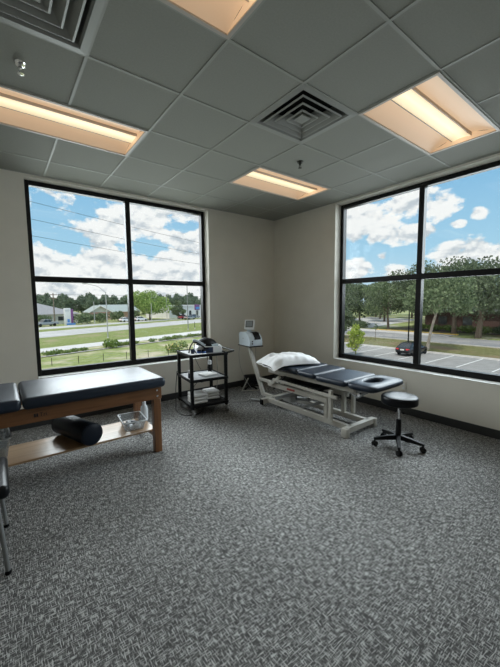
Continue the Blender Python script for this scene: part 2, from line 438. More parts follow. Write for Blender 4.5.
troffer(0, 4, 'warm lit ceiling light close above the right window, right of the middle vent')
troffer(4, 1, 'warm lit ceiling light above the left window, cut by the left edge')
troffer(4, 4, 'warm lit ceiling light cut off by top edge of the picture')
def vent(k, j, label):
    t = thing('ceiling_vent', label, 'vent', (cx(k)-U/2, cy(j)-U/2, H), 0, 'square ceiling air diffusers')
    def sq(r, z): return [(-r, -r, z), (r, -r, z), (r, r, z), (-r, r, z)]
    R = U/2-.004
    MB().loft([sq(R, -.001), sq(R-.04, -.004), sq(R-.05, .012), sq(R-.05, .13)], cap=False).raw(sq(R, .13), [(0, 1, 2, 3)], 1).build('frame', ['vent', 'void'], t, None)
    for r in (.225, .160, .095):
        MB().loft([sq(r, -.004), sq(r-.012, -.010), sq(r-.075, .060), sq(r-.078, .058), sq(r-.016, -.002)], cap=False).build('louver', 'vent', t, None)
    MB().loft([sq(.048, -.008), sq(.0475, 0), sq(.002, .03)], cap=True).build('core', 'vent', t, None)
    return t
vent(2, 3, 'square grey ceiling air vent in middle of ceiling')
vent(5, 3, 'square grey ceiling air vent in upper left corner of picture')
def sprinkler(x, y, label, m):
    t = thing('sprinkler_head', label, 'sprinkler', (x, y, H), 0, 'ceiling sprinklers')
    MB().lathe([(.034, .006), (.034, 0), (.026, -.012), (.014, -.014)], 20).build('escutcheon', m, t)
    MB().lathe([(.010, -.012), (.010, -.030), (.006, -.034)], 12).tube([(-.012, 0, -.03), (-.012, 0, -.05), (0, 0, -.06), (.012, 0, -.05), (.012, 0, -.03)], .003, 6).build('frame_arm', m, t)
    MB().lathe([(.018, -.060), (.019, -.063), (.004, -.064)], 16).build('deflector', m, t)
sprinkler(-1.465, -2.052, 'small dark ceiling sprinkler between middle vent and far light', 'brass')
sprinkler(-3.889, -2.033, 'chrome ceiling sprinkler between upper left vent and left light', 'chrome')
# outlet under the right window
t = thing('wall_outlet', 'pale wall outlet plate under right window behind the table head', 'outlet', (0, -2.50, .365), 0)
MB().box((-.003, 0, 0), (.006, .075, .118), bev=.002).build('cover_plate', 'wall', t)
for dz in (-.025, .025): MB().box((-.007, 0, dz), (.003, .034, .030), bev=.001).build('socket', 'sill', t)

# ------------------------------------------------------------------ wooden treatment table
def cushion(x0, x1, y0, y1, z0, z1, r=.03, seg=4):
    return MB().box(((x0+x1)/2, (y0+y1)/2, (z0+z1)/2), (x1-x0, y1-y0, z1-z0), bev=r, seg=seg)
t = thing('treatment_table', 'long wooden treatment table with navy vinyl top under left window', 'table', (-3.85, -1.25, 0))
xr, xl = .955, -.98; yf, yb = -.32, .32
for lx in (xr-.030, xl+.030):
    for ly in (yf+.035, yb-.035):
        MB().box((lx, ly, .2675), (.070, .07, .535), bev=.004, seg=1).build('leg', 'oakz', t)
ap = MB().box(((xl+xr)/2, yf+.014, .594), (xr-xl+.03, .032, .118), bev=.004, seg=1).box(((xl+xr)/2, yb-.014, .594), (xr-xl+.03, .032, .118), bev=.004, seg=1)
apr = ap.build('apron', 'oakx', t)
for x in (xl, xr): MB().box((x, 0, .594), (.03, yb-yf-.062, .118), bev=.003, seg=1).build('end_rail', 'oakx', t)
for z in (.565, .622):
    b = MB(); b.lathe([(.009, 0), (.009, .004), (.005, .006)], 12, T=Matrix.Translation((xr-.03, yf-.002, z)) @ Matrix.Rotation(PI/2, 4, 'X')); b.build('bolt', 'chrome', t)
MB().box(((xl+xr)/2, 0, .193), (xr-xl-.02, .42, .018), bev=.002, seg=1).build('shelf', 'shelf', t)
for ex in (xr-.05, xl+.05):
    MB().bar((ex, yf+.07, .168), (ex, yb-.07, .168), .03, .032).build('stretcher', 'oakx', t)
cushion(-.145, 1.0, -.372, .372, .653, .748, .036, 5).build('mattress', 'navy', t, 60)
cushion(-1.03, -.152, -.372, .372, .653, .748, .036, 5).build('backrest_cushion', 'navy', t, 60)
for lx in (-.070, -.054): MB().box((lx, yf-.0035, .592), (.012, .001, .027)).build('logo', 'ink', t)
text_obj('Tri', .044, 'ink', 'lettering', t, (-.040, yf-.0028, .578), (PI/2, 0, 0))

# bolster across the shelf
t = thing('bolster', 'dark navy cylindrical bolster lying across wooden table shelf', 'bolster', (-3.585, -1.24, .202+.099))
ax = Vector((.19, -.56, 0)).normalized(); q = ax.to_track_quat('Z', 'Y').to_matrix().to_4x4()
MB().lathe([(.085, -.270), (.096, -.262), (.099, -.25), (.099, .25), (.096, .262), (.085, .270)], 40, T=q).build('roll_cover', 'bolster', t, 50)
for s in (-1, 1):
    ring = [q @ Vector((.0975*math.cos(a*PI/20), .0975*math.sin(a*PI/20), s*.2585)) for a in range(41)]
    MB().tube(ring, .0035, 6, cap=False).build('end_piping', 'bolster', t)
# clear tub with small packets
def tub(name, label, cat, loc, rotz, w0, d0, w1, d1, h, group=None):
    t = thing(name, label, cat, loc, rotz, group)
    def rr(w, d, z, r=.02):
        out = []
        for (sx, sy, a0) in ((1, 1, 0), (-1, 1, 90), (-1, -1, 180), (1, -1, 270)):
            for k in range(4):
                a = math.radians(a0+30*k); out.append((sx*(w/2-r)+r*math.cos(a), sy*(d/2-r)+r*math.sin(a), z))
        return out
    MB().loft([rr(w0-.006, d0-.006, .003), rr(w0, d0, 0), rr(w1, d1, h), rr(w1-.006, d1-.006, h), rr(w0-.006, d0-.006, .003)], cap=False).raw(rr(w0-.006, d0-.006, .003), [tuple(range(16))]).build('bin_wall', 'clear', t, 40)
    MB().loft([rr(w1+.016, d1+.016, h-.006), rr(w1+.018, d1+.018, h+.002), rr(w1, d1, h+.004), rr(w1-.004, d1-.004, h)], closed=True).build('rim', 'clearw', t, 40)
    return t
tub('plastic_tub', 'small clear plastic tub holding white rolls on wooden table shelf', 'tub', (-3.08, -1.265, .203), -.10, .17, .24, .215, .31, .098)
pk = [(-3.11, -1.33, 'white', 0), (-3.06, -1.355, 'white', .7), (-3.035, -1.30, 'white', .2), (-3.10, -1.265, 'bluewhite', 1.2), (-3.05, -1.235, 'dblue', .5), (-3.09, -1.19, 'white', 2.0)]
for i, (x, y, mm, a) in enumerate(pk):
    lab = {'bluewhite': 'pale blue small roll lying in clear tub', 'dblue': 'dark blue small roll lying in clear tub'}.get(mm, 'small white roll lying in clear tub')
    tt = thing('supply_roll', lab, 'roll', (x, y, .2075+.022), a, 'small supplies inside the clear tub')
    T = Matrix.Rotation(PI/2, 4, 'X')
    MB().lathe([(.008, -.024), (.021, -.026), (.0215, 0), (.021, .026), (.008, .024)], 18, T=T).build('wrap', mm, tt)
    MB().lathe([(.0079, -.022), (.0079, .022)], 12, T=T).build('core', 'greyshelf', tt)
# bottle
t = thing('spray_bottle', 'frosted white squeeze bottle with narrow nozzle beside clear tub', 'bottle', (-2.912, -1.150, .2025)); t.scale = (1.1, 1.1, 1.12)
MB().lathe([(.030, 0), (.034, .004), (.034, .115), (.030, .135), (.016, .150), (.014, .156)], 24).build('bottle_body', 'clearw', t)
MB().lathe([(.017, .154), (.017, .178), (.010, .184), (.006, .215), (.003, .22)], 20).build('cap', 'white', t)
# second bin at left of the shelf
tub('storage_bin', 'clear plastic storage bin on table shelf cut by left edge', 'bin', (-4.262, -1.20, .203), .05, .28, .32, .34, .40, .19)
t = thing('folded_strap', 'dark blue folded strap inside clear storage bin', 'strap', (-4.22, -1.13, .2075))
MB().box((0, 0, .06), (.05, .22, .115), bev=.012).build('strap_web', 'dblue', t)
MB().box((0, -.06, .121), (.055, .03, .012), bev=.003).build('buckle', 'steel', t)

# chair at the left edge
t = thing('padded_chair', 'black padded seat on grey steel legs at left edge of picture', 'chair', (-4.348, -2.225, 0))
MB().box((0, 0, .452), (.48, .47, .075), bev=.03, seg=4).build('seat', 'black_vinyl', t, 60)
for sx in (-1, 1):
    for sy in (-1, 1):
        lg = MB().tube([(sx*.178, sy*.225, .43), (sx*.205, sy*.238, .012)], .0125, 10).build('leg', 'steel', t)
        MB().lathe([(.014, 0), (.016, .004), (.015, .02)], 12, T=Matrix.Translation((sx*.205, sy*.238, 0))).build('glide', 'rubber', lg)
for s in (-1, 1):
    MB().bar((-.17, s*.225, .407), (.17, s*.225, .407), .022, .022).build('seat_rail', 'steel', t)
    MB().bar((s*.178, -.2, .408), (s*.178, .2, .408), .018, .02).build('side_rail', 'steel', t)
    MB().tube(spline([(-.215, s*.225, .44), (-.235, s*.225, .6), (-.26, s*.225, .86)]), .011, 8).build('back_post', 'steel', t)
MB().box((-.25, 0, .74), (.05, .46, .26), rot=(0, -.1, 0), bev=.022, seg=3).build('backrest', 'black_vinyl', t, 60)

# ------------------------------------------------------------------ utility cart
CT = (-1.945, -.70, 0); CA = math.radians(-7.5)
cart = thing('utility_cart', 'black three shelf rolling utility cart beside left window', 'cart', CT, CA)
W2, D2 = .238, .25
for z, nm in ((.79, 'top_shelf'), (.47, 'middle_shelf'), (.14, 'bottom_shelf')):
    m = MB()
    m.box((0, 0, z), (2*W2+.03, 2*D2+.03, .012), mi=1 if z > .3 else 0)
    for s in (-1, 1):
        m.box((0, s*(D2+.017), z), (2*W2+.05, .014, .036), bev=.003, seg=1); m.box((s*(W2+.017), 0, z), (.014, 2*D2+.02, .036), bev=.003, seg=1)
    m.build(nm, ['black', 'greyshelf'], cart)
for sx in (-1, 1):
    for sy in (-1, 1):
        MB().box((sx*W2, sy*D2, .45), (.039, .039, .70), bev=.004, seg=1).build('post', 'black', cart)
        w = MB().lathe([(.018, -.011), (.036, -.011), (.038, -.006), (.038, .006), (.036, .011), (.018, .011)], 22, T=Matrix.Translation((sx*W2+.012, sy*D2, .038)) @ Matrix.Rotation(PI/2, 4, 'Y')).build('caster', 'steel', cart)
        MB().loft([[(sx*W2+a, sy*D2-.015, b), (sx*W2+a, sy*D2+.015, b), (sx*W2+a2, sy*D2+.015, b2), (sx*W2+a2, sy*D2-.015, b2)] for a, b, a2, b2 in ((-.008, .034, -.004, .034), (-.008, .094, -.004, .088), (.032, .094, .028, .088), (.032, .034, .028, .034))]).build('fork', 'chrome', w)
        MB().lathe([(.0185, -.012), (.0185, .012)], 14, T=Matrix.Translation((sx*W2+.012, sy*D2, .038)) @ Matrix.Rotation(PI/2, 4, 'Y')).build('hub', 'steel', w)
MB().tube(spline([(W2+.02, -D2, .80), (W2+.10, -D2, .812), (W2+.135, -D2+.06, .815), (W2+.135, D2-.06, .815), (W2+.10, D2, .812), (W2+.02, D2, .80)]), .011, 10).build('push_handle', 'black', cart)
cR = Matrix.Translation(CT) @ Matrix.Rotation(CA, 4, 'Z')
def onc(x, y, z): return cR @ Vector((x, y, z))
ZT1, ZM1, ZB1 = .797, .477, .147
# therapy device on the cart top
t = thing('therapy_device', 'white portable therapy device with black domed lid on top of cart', 'device', onc(.06, -.02, ZT1), CA-.15)
side = [(-.15, 0), (.15, 0), (.155, .06), (.13, .085), (-.13, .095), (-.16, .07)]
m = MB()
m.loft([[(x*.95, -.115, z*.92+.002) for x, z in side], [(x, -.10, z) for x, z in side], [(x, .10, z) for x, z in side], [(x*.95, .115, z*.92+.002) for x, z in side]])
m.build('housing', 'white', t, 35)
rings = []
for i in range(9):
    u = i/8; r = math.cos(u*PI/2*.97)
    rings.append([(.01+.145*r*math.cos(a*PI/12), .112*r*math.sin(a*PI/12), .088+.105*math.sin(u*PI/2)-.10*(.145*r*math.cos(a*PI/12))) for a in range(24)])
MB().loft(rings).build('dome_lid', 'blackp', t, 60)
MB().box((.0, -.117, .04), (.13, .012, .075), bev=.004).build('control_panel', 'dblue', t)
MB().box((.165, -.05, .048), (.050, .12, .095), bev=.014, seg=3).build('side_holder', 'white', t)
MB().loft([[(x, -.105, z), (x, -.085, z+.004), (x, -.085, z+.042), (x, -.105, z+.038)] for x, z in ((-.20, .150), (-.16, .148), (-.05, .082), (0, .070), (.14, .074))]).build('carry_strap', 'bluewhite', t)
MB().loft([[(x, -.128, z), (x, -.106, z), (x, -.106, z+.018), (x, -.128, z+.018)] for x, z in ((-.19, .145), (-.15, .138), (-.04, .058), (.0, .052))]).build('strap_edge', 'blackp', t)
MB().tube(spline([(-.19, -.10, .16), (-.235, -.11, .10), (-.26, -.12, .016)]), .009, 8).build('probe_lead', 'cord', t)
MB().tube(spline([(-.17, -.09, .14), (-.19, -.12, .06), (-.17, -.16, .012)]), .007, 8).build('probe_lead', 'cord', t)
t = thing('plastic_cup', 'small dark blue cup at front left corner of cart top', 'cup', onc(-.17, -.12, ZT1))
MB().lathe([(.022, 0), (.024, .002), (.027, .060), (.0245, .060), (.021, .004)], 20, capt=False).build('cup_wall', 'dblue', t)
MB().lathe([(.0272, .056), (.029, .058), (.0285, .062), (.0245, .062)], 20, capb=False, capt=False).build('cup_rim', 'dblue', t)
for (x, y, lab) in ((-.085, -.13, 'blue gel tub with black lid, left one on cart top'), (-.03, -.15, 'blue gel tub with black lid, right one touching therapy device front')):
    t = thing('gel_tub', lab, 'tub', onc(x, y, ZT1), 0, 'blue gel tubs on the cart')
    MB().lathe([(.025, 0), (.029, .003), (.030, .028), (.026, .034)], 20).build('tub_body', 'blue', t)
    MB().lathe([(.027, .033), (.027, .050), (.024, .053)], 20).build('lid', 'blackp', t)
tag(MB().box((0, 0, .004), (.20, .13, .008), bev=.002).build('paper_pad', 'paper', None, loc=onc(-.115, -.165, ZT1+.0005), rotz=CA+.05), 'white flat paper pad lying along front of cart top', 'paper')
# middle shelf
def jar(lab, x, y, z, r, h, body, lid):
    t = thing('small_jar', lab, 'jar', onc(x, y, z))
    MB().lathe([(r*.9, 0), (r, .003), (r, h*.62), (r*.85, h*.7)], 20).build('jar_body', body, t)
    MB().lathe([(r*.92, h*.68), (r*.95, h*.98), (r*.8, h)], 20).build('lid', lid, t)
jar('small dark jar with white lid on cart middle shelf left side', -.195, -.08, ZM1, .032, .10, 'dblue', 'white')
jar('small white bottle with black band hung at back of cart middle shelf', .165, .12, ZM1, .028, .17, 'blackp', 'white')
def towel(name, label, x, y, z, w, d, h, rot, group=None, mname='towel'):
    t = thing(name, label, 'towel', onc(x, y, z), CA+rot, group)
    # folded cloth: a rounded fold at the front, layers behind it
    def prof(r, x0, x1): 
        out = []
        for k in range(9):
            a = PI/2+PI*k/8; out.append((x0+r+r*1.2*math.cos(a), h/2+r*math.sin(a)))
        return out+[(x1, h/2-r), (x1+.004, h/2), (x1, h/2+r)]
    p = prof(h/2-.001, -d/2, d/2)
    rings = []
    for i in range(9):
        u = -1+2*i/8; s = 1-.03*abs(u)**4; dz = .003*noise.noise(Vector((u*2, x*9, z*30)))
        e = 1 if abs(u) < .99 else .93
        rings.append([(u*w/2, yy*s+.004*noise.noise(Vector((u*3, z*40, 2))), (zz-h/2)*e+h/2+dz*(zz/h)) for yy, zz in p])
    MB().loft(rings).build('folded_cloth', mname, t, 60)
    MB().box((0, .004, h*.5), (w*.985, d-.006, h*.06)).build('inner_fold', mname, t)
towel('folded_towel', 'white folded cloth lying on cart middle shelf', .075, -.02, ZM1, .20, .17, .022, .25)
for si, (bx_, by, nm) in enumerate(((-.110, -.10, 'left'), (.128, .0, 'right'))):
    hs = [.042, .040, .040] if si == 0 else [.036, .034, .036]; z = ZB1
    for i, h in enumerate(hs):
        lab = 'white folded towel, %s of the %s stack on cart bottom shelf' % (('lowest', 'middle one', 'topmost')[i], nm)
        towel('folded_towel', lab, bx_+random.uniform(-.006, .006), by+random.uniform(-.005, .005), z+.0005, .195 if si == 0 else .17, .22 if si == 0 else .19, h, random.uniform(-.05, .05), 'folded towels on the cart bottom shelf'); z += h+.0035
def cable(label, pts, r=.004, m='cord', name='cable', n=6):
    return tag(MB().tube(spline(pts, 8), r, n).build(name, m), label, 'cable')
cable('thin black cable looping from cart top down to middle shelf back', [onc(.02, .20, .80), onc(.0, .275, .70), onc(.06, .285, .56), onc(.09, .275, .50)], .003)
cable('black cable hanging in a loop below cart middle shelf', [onc(.16, .28, .80), onc(.20, .275, .60), onc(.17, .285, .42), onc(.06, .29, .33), onc(-.04, .285, .22), onc(-.05, .30, .02)], .0035)
cable('black cable sagging between rear cart posts under middle shelf', [onc(.20, .29, .78), onc(.215, .31, .55), onc(.20, .30, .36), onc(.10, .305, .30), onc(.03, .31, .40)], .003)
cable('black power cord trailing on carpet left of cart', [onc(-.27, .25, .52), onc(-.29, .26, .30), onc(-.32, .18, .10), onc(-.34, .10, .006), onc(-.30, -.12, .006), onc(-.16, -.17, .006), onc(-.05, -.08, .006), onc(.05, .1, .006)], .005)
cable('pale grey cord curving over carpet between cart and table', [onc(.275, .16, .80), onc(.30, .15, .45), onc(.30, .20, .14), (-1.52, -.50, .006), (-1.36, -.72, .006), (-1.24, -.78, .006), (-1.10, -.66, .006), (-.96, -.52, .006)], .004, 'greycord')
# foot switch bracket on the floor by the wall
t = thing('floor_stand', 'black floor stand base with white strut by back wall', 'stand', (-.78, -.27, 0), -.3)
for a in (0, 1.26, 2.5, 3.77, 5.0):
    MB().bar((0, 0, .075), (.17*math.cos(a), .17*math.sin(a), .03), .032, .022).build('foot', 'blackp', t)
MB().lathe([(.05, .03), (.05, .09), (.03, .11)], 20).build('hub', 'blackp', t)
MB().tube([(-.19, -.10, .012), (-.06, -.05, .20)], .010, 8).build('strut', 'cream', t); MB().tube([(-.20, -.11, .010), (.08, -.16, .010)], .009, 8).build('strut', 'cream', t)
MB().box((.02, .03, .15), (.24, .12, .17), bev=.02).build('motor_box', 'blackp', t)

# ------------------------------------------------------------------ traction table
tb = thing('traction_table', 'cream framed traction table with navy sectioned top beside right window', 'table', (0, 0, 0))
ox = -.95
fr = MB()
for s in (-1, 1): fr.bar((ox+s*.165, -1.07, .075), (ox+s*.165, -2.50, .075), .05, .06)
fr.bar((ox-.26, -1.09, .062), (ox+.26, -1.09, .062), .062, .07).bar((ox-.26, -2.50, .075), (ox+.26, -2.50, .075), .06, .06)
fr.build('base_frame', 'cream', tb)
for s in (-1, 1):
    MB().box((ox+s*.262, -2.50, .05), (.06, .075, .10), bev=.006).build('foot', 'cream', tb)
    MB().box((ox+s*.270, -1.09, .052), (.022, .064, .074), bev=.01, seg=2).build('foot', 'rubber', tb)
for s in (-1, 1):                    # parallelogram lift: uprights, sloping arms and long side beams
    fa = MB().bar((ox+s*.165, -2.16, .10), (ox+s*.165, -2.16, .36), .045, .045).build('upright', 'cream', tb)
    MB().bar((ox+s*.20, -1.16, .330), (ox+s*.20, -2.20, .325), .035, .062).build('side_beam', 'cream', tb)
    MB().bar((ox+s*.235, -1.30, .415), (ox+s*.235, -2.36, .395), .028, .030).build('lift_rail', 'cream', tb)
    MB().bar((ox+s*.215, -2.26, .10), (ox+s*.215, -2.26, .46), .04, .04).build('lift_arm', 'cream', tb); MB().bar((ox+s*.225, -1.25, .33), (ox+s*.225, -1.42, .47), .035, .035).build('lift_arm', 'cream', tb)
    MB().bar((ox+s*.14, -1.25, .12), (ox+s*.14, -1.70, .30), .035, .04).build('scissor_arm', 'steel', tb); MB().bar((ox+s*.14, -1.75, .12), (ox+s*.14, -2.12, .28), .03, .035).build('scissor_arm', 'steel', tb)
MB().box((ox-.219, -1.62, .330), (.003, .14, .026)).build('maker_plate', 'red', tb)
tf = MB()
for s in (-1, 1): tf.bar((-.86+s*.22, -1.10, .495), (-.86+s*.22, -2.52, .495), .035, .05)
for y in (-1.15, -1.80, -2.45): tf.bar((-.86-.22, y, .495), (-.86+.22, y, .495), .035, .045)
tf.build('top_frame', 'cream', tb)
MB().box((ox+.02, -1.60, .385), (.28, .80, .035), bev=.01).build('under_tray', 'blackp', tb)
ac = MB().tube([(ox, -1.35, .13), (ox, -1.75, .20)], .035, 14).build('actuator', 'steel', tb); MB().tube([(ox, -1.74, .198), (ox, -2.1, .26)], .018, 12).build('piston_rod', 'chrome', ac)
MB().box((ox-.05, -1.45, .16), (.16, .16, .10), bev=.02).build('motor_housing', 'greyshelf', tb)
MB().tube([(-1.09, -1.45, .47), (-1.16, -1.28, .27)], .012, 8).build('gas_strut', 'blackp', tb)
for s in (-1, 1):
    MB().bar((-.86+s*.20, -2.42, .47), (-.86+s*.20, -2.66, .50), .02, .03).tube([(-.86+s*.20, -2.44, .45), (-.86+s*.20, -2.54, .42), (-.86+s*.20, -2.64, .49)], .012, 8).build('head_bracket', 'steel', tb)
    MB().tube([(-.86+s*.20, -2.60, .475), (-.86+s*.235, -2.60, .475), (-.86+s*.24, -2.60, .475), (-.86+s*.275, -2.60, .475)], [.007, .008, .018, .018], 12).build('knob', 'chrome', tb)
# sectioned top
def section(name, y0, y1, dz0=0, dz1=0, x0=-1.165, x1=-.525):
    m = cushion(x0, x1, y0, y1, .525, .594, .033, 6)
    m.v = [(x, y, z+dz0+(dz1-dz0)*(y-y0)/(y1-y0)) for x, y, z in m.v]
    return m.build(name, 'navy', tb, 60)
section('cushion', -2.437, -2.015, -.004, -.004); section('cushion', -2.005, -1.725, .006, .012); section('cushion', -1.715, -1.03, .012, .035)
def rrect(x0, x1, y0, y1, r, z, n=56):
    mx, my, a, b = (x0+x1)/2, (y0+y1)/2, (x1-x0)/2, (y1-y0)/2; out = []
    for k in range(n):
        t_ = 2*PI*k/n; c, s_ = math.cos(t_), math.sin(t_)
        q = 1/((abs(c))**7+(abs(s_))**7)**(1/7); out.append((mx+a*c*q, my+b*s_*q, z))
    return out
def oval(cx_, cy_, a, b, z, ref): return [(cx_+a*math.cos(2*PI*k/56), cy_+b*math.sin(2*PI*k/56), z) for k in range(56)]
hx0, hx1, hy0, hy1 = -1.165, -.525, -2.795, -2.447; hc = (-.845, -2.59)
ref = rrect(hx0, hx1, hy0, hy1, .08, 0)
MB().loft([rrect(hx0+.02, hx1-.02, hy0+.02, hy1-.02, .07, .525), rrect(hx0, hx1, hy0, hy1, .08, .543), rrect(hx0, hx1, hy0, hy1, .08, .566), rrect(hx0+.008, hx1-.008, hy0+.008, hy1-.008, .075, .582), rrect(hx0+.03, hx1-.03, hy0+.03, hy1-.03, .06, .592),
           oval(*hc, .165, .100, .592, ref), oval(*hc, .145, .082, .584, ref), oval(*hc, .138, .075, .566, ref), oval(*hc, .138, .075, .525, ref)], closed=True).build('head_cushion', 'navy', tb, 60)
# mast, leaning out to carry the traction unit
MB().bar((-1.0, -.87, .075), (-1.0, -.52, .772), .045, .05).bar((-1.0, -1.09, .085), (-1.0, -.85, .085), .04, .045).bar((-1.0, -.76, .30), (-1.0, -1.30, .30), .035, .04).build('mast', 'cream', tb)
MB().box((-1.155, -.87, .022), (.05, .15, .02), rot=(0, 0, .5), bev=.006).bar((-1.13, -.93, .02), (-1.02, -1.06, .05), .018, .014).build('foot_pedal', 'greyshelf', tb)
# traction unit
t = thing('traction_unit', 'pale blue white traction unit with small screen on leaning mast', 'device', (-.955, -.50, .782), -.12)
bx2 = .115
prof = [(-.17, 0), (.17, 0), (.175, .03), (.175, .185), (.14, .21), (-.02, .215), (-.10, .20), (-.165, .13), (-.175, .06)]
m = MB(); m.loft([[(x, y*.96, z*.96+.004) for y, z in prof] for x in (-bx2,)]+[[(x, y, z) for y, z in prof] for x in (-bx2+.015, bx2-.015)]+[[(bx2, y*.96, z*.96+.004) for y, z in prof]])
m.build('unit_housing', 'bluewhite', t, 35)
MB().box((0, 0, -.0015), (.25, .37, .017), bev=.005).build('mounting_plate', 'blackp', t)
m = MB(); pts = [(-.028, .213), (-.10, .203), (-.167, .133), (-.17, .10)]
vs = []
for x in (-.03, .085): vs += [(x, y-.004, z+.003) for y, z in pts]
m.raw(vs, [(i, i+1, i+5, i+4) for i in range(3)]).build('pulley_cover', 'blackp', t)
MB().box((-bx2-.001, .03, .115), (.002, .05, .012)).build('badge', 'signgrey', t)
for z in (.045, .08): MB().lathe([(.010, 0), (.010, .008)], 12, T=Matrix.Translation((-.07, -.176, z)) @ Matrix.Rotation(PI/2, 4, 'X')).build('button', 'blackp', t)
MB().tube([(0, .04, .21), (0, .03, .25)], .035, 14).build('screen_neck', 'bluewhite', t)
Ts = Matrix.Translation((0, .02, .325)) @ Matrix.Rotation(-.85, 4, 'Z') @ Matrix.Rotation(-.28, 4, 'X')
def Tm(mb): mb.v = [tuple(Ts @ Vector(v)) for v in mb.v]; return mb
sc = Tm(MB().box((0, 0, 0), (.165, .035, .165), bev=.014, seg=3)).build('screen_case', 'white', t)
Tm(MB().box((0, -.0185, .008), (.118, .003, .105), bev=.001)).build('screen_bezel', 'blackp', sc)
Tm(MB().box((0, -.0205, .008), (.100, .002, .088))).build('display', 'screenlit', sc)
cable('thin pale cord hanging from left side of traction unit to floor', [(-1.06, -.36, .775), (-1.06, -.33, .60), (-1.03, -.36, .35), (-.95, -.46, .12), (-.90, -.62, .008)], .003, 'greycord')
cable('thin pale cord hanging from right side of traction unit behind mast', [(-.93, -.60, .775), (-.93, -.60, .60), (-.92, -.62, .40), (-.88, -.66, .15)], .003, 'greycord')
# pillow
def pillow():
    nu, nv = 46, 34; vs = []; fs = []
    L, Wd = .355, .29
    for side in (1, -1):
        for i in range(nu+1):
            for j in range(nv+1):
                u = -1+2*i/nu; v = -1+2*j/nv
                e = max(0, 1-abs(u)**2.6)*max(0, 1-abs(v)**2.6)
                h = .078*(e**.52)
                x = u*L*(1-.05*(1-v*v)*abs(u)**3); y = v*Wd*(1-.10*(1-u*u)*abs(v)**3)
                p = Vector((x*7, y*7, side*3))
                w = .024*noise.noise(p)+.016*noise.noise(p*2.4+Vector((3, 1, 0)))
                cr = .022*math.sin(9*x+22*y+6*noise.noise(p))*max(0, -u+.2)     # creases toward the open end
                if side > 0: z = h*1.15+(w+cr)*e**.5
                else: z = -h*.45+.3*w*e
                z -= .42*max(0, -x-.20)**1.15+.30*max(0, -y-.19)
                vs.append((x, y, z))
    n = (nu+1)*(nv+1)
    for i in range(nu):
        for j in range(nv):
            a = i*(nv+1)+j; fs.append((a, a+nv+1, a+nv+2, a+1)); fs.append((n+a, n+a+1, n+a+nv+2, n+a+nv+1))
    return MB().raw(vs, fs)
pl = pillow()
t = thing('pillow', 'white creased pillow lying on far end of traction table', 'pillow', (-.950, -1.335, .660), math.radians(-15))
MB.build(pl, 'pillowcase', 'linen', t, 80)
hem = [( -.356+.004*math.sin(k), -.26+.52*k/10, -.058-.30*max(0, .26-.052*k-.19)+.004*math.cos(2*k)) for k in range(11)]
MB().tube(spline(hem, 4), .006, 6).build('open_hem', 'linen', t)

# ------------------------------------------------------------------ stool
t = thing('rolling_stool', 'black round rolling stool on five legged base near right window', 'stool', (-.985, -2.965, 0))
MB().lathe([(.10, .443), (.155, .443), (.168, .449), (.172, .460), (.172, .508), (.166, .520), (.15, .526), (.08, .529), (.001, .530)], 48, capt=True).build('seat', 'black_vinyl', t, 50)
MB().lathe([(.07, .425), (.07, .444)], 24).build('seat_plate', 'blackp', t)
MB().lathe([(.014, .26), (.014, .43)], 18).build('gas_column', 'chrome', t)
MB().lathe([(.030, .075), (.028, .10), (.024, .27), (.020, .285)], 22).build('column_sleeve', 'blackp', t)
MB().tube([(0, 0, .395), (-.05, -.06, .38), (-.062, -.075, .377)], [.006, .009, .012], 8).build('height_lever', 'blackp', t)
angs = [math.atan2(y+2.965, x+.985) for x, y in ((-1.148, -2.822), (-1.178, -3.079), (-.968, -3.194), (-.811, -3.0), (-.852, -2.736))]
a0 = angs[1]
for k in range(5):
    a = a0+k*2*PI/5; c, s = math.cos(a), math.sin(a)
    lg = MB().loft([[(c*r-s*w, s*r+c*w, z) for w, z in ((-hw, z0), (hw, z0), (hw*.8, z1), (-hw*.8, z1))] for r, hw, z0, z1 in ((.015, .024, .078, .125), (.12, .019, .074, .112), (.225, .015, .068, .092), (.24, .012, .070, .088))]).build('leg', 'blackp', t)
    T = Matrix.Translation((c*.228, s*.228, .027)) @ Matrix.Rotation(a+.6, 4, 'Z') @ Matrix.Rotation(PI/2, 4, 'X')
    cs = MB()
    for o in (-.014, .014): cs.lathe([(.010, o-.007), (.025, o-.007), (.027, o-.004), (.027, o+.004), (.025, o+.007), (.010, o+.007)], 18, T=T)
    cs.tube([(c*.228, s*.228, .03), (c*.228, s*.228, .072)], .008, 8); cs.build('caster', 'rubber', t)

exec_outdoor = True
# ------------------------------------------------------------------ outdoors: ground surfaces
def poly(name, pts, z, m): return struct(MB().raw([(x, y, z) for x, y in pts], [tuple(range(len(pts)))]).build(name, m, None, None))
poly('ground', [(-300, -150), (500, -150), (500, 500), (-300, 500)], G, 'grass')
def along(p, q, t): return (p[0]+(q[0]-p[0])*t, p[1]+(q[1]-p[1])*t)
def strip(name, A, B, C, D, z, m, t0=-2, t1=3): return poly(name, [along(A, B, t0), along(A, B, t1), along(C, D, t1), along(C, D, t0)], G+z, m)
# left view: footpath, verge, wide road
strip('sidewalk', (.03, 41.9), (25.7, 50.0), (.33, 46.2), (34.35, 57.8), .02, 'walk', -1, 1.6)
strip('grass_verge', (.3, 46.6), (34.3, 58.4), (1.6, 61.6), (44.4, 80.5), .01, 'verge', -1, 1.4)
strip('road', (1.6, 62.3), (44.4, 81.5), (2.3, 76.3), (53.3, 99.0), .03, 'road', -1, 1.7)
strip('median', (2.4, 78.3), (53.3, 101.5), (2.8, 84), (56, 107), .03, 'verge', -1, 1.7)
strip('far_road', (2.8, 84), (56, 107), (3.6, 92), (58, 113), .03, 'road', -1, 1.7)
strip('garden_edging', (-2, 37.0), (28, 46.8), (-2, 37.35), (28, 47.15), .10, 'stone', -.2, 1.3)
strip('mulch_bed', (-2, 37.4), (28, 47.1), (-2, 38.3), (28, 48.0), .015, 'mulch', -.2, 1.3)
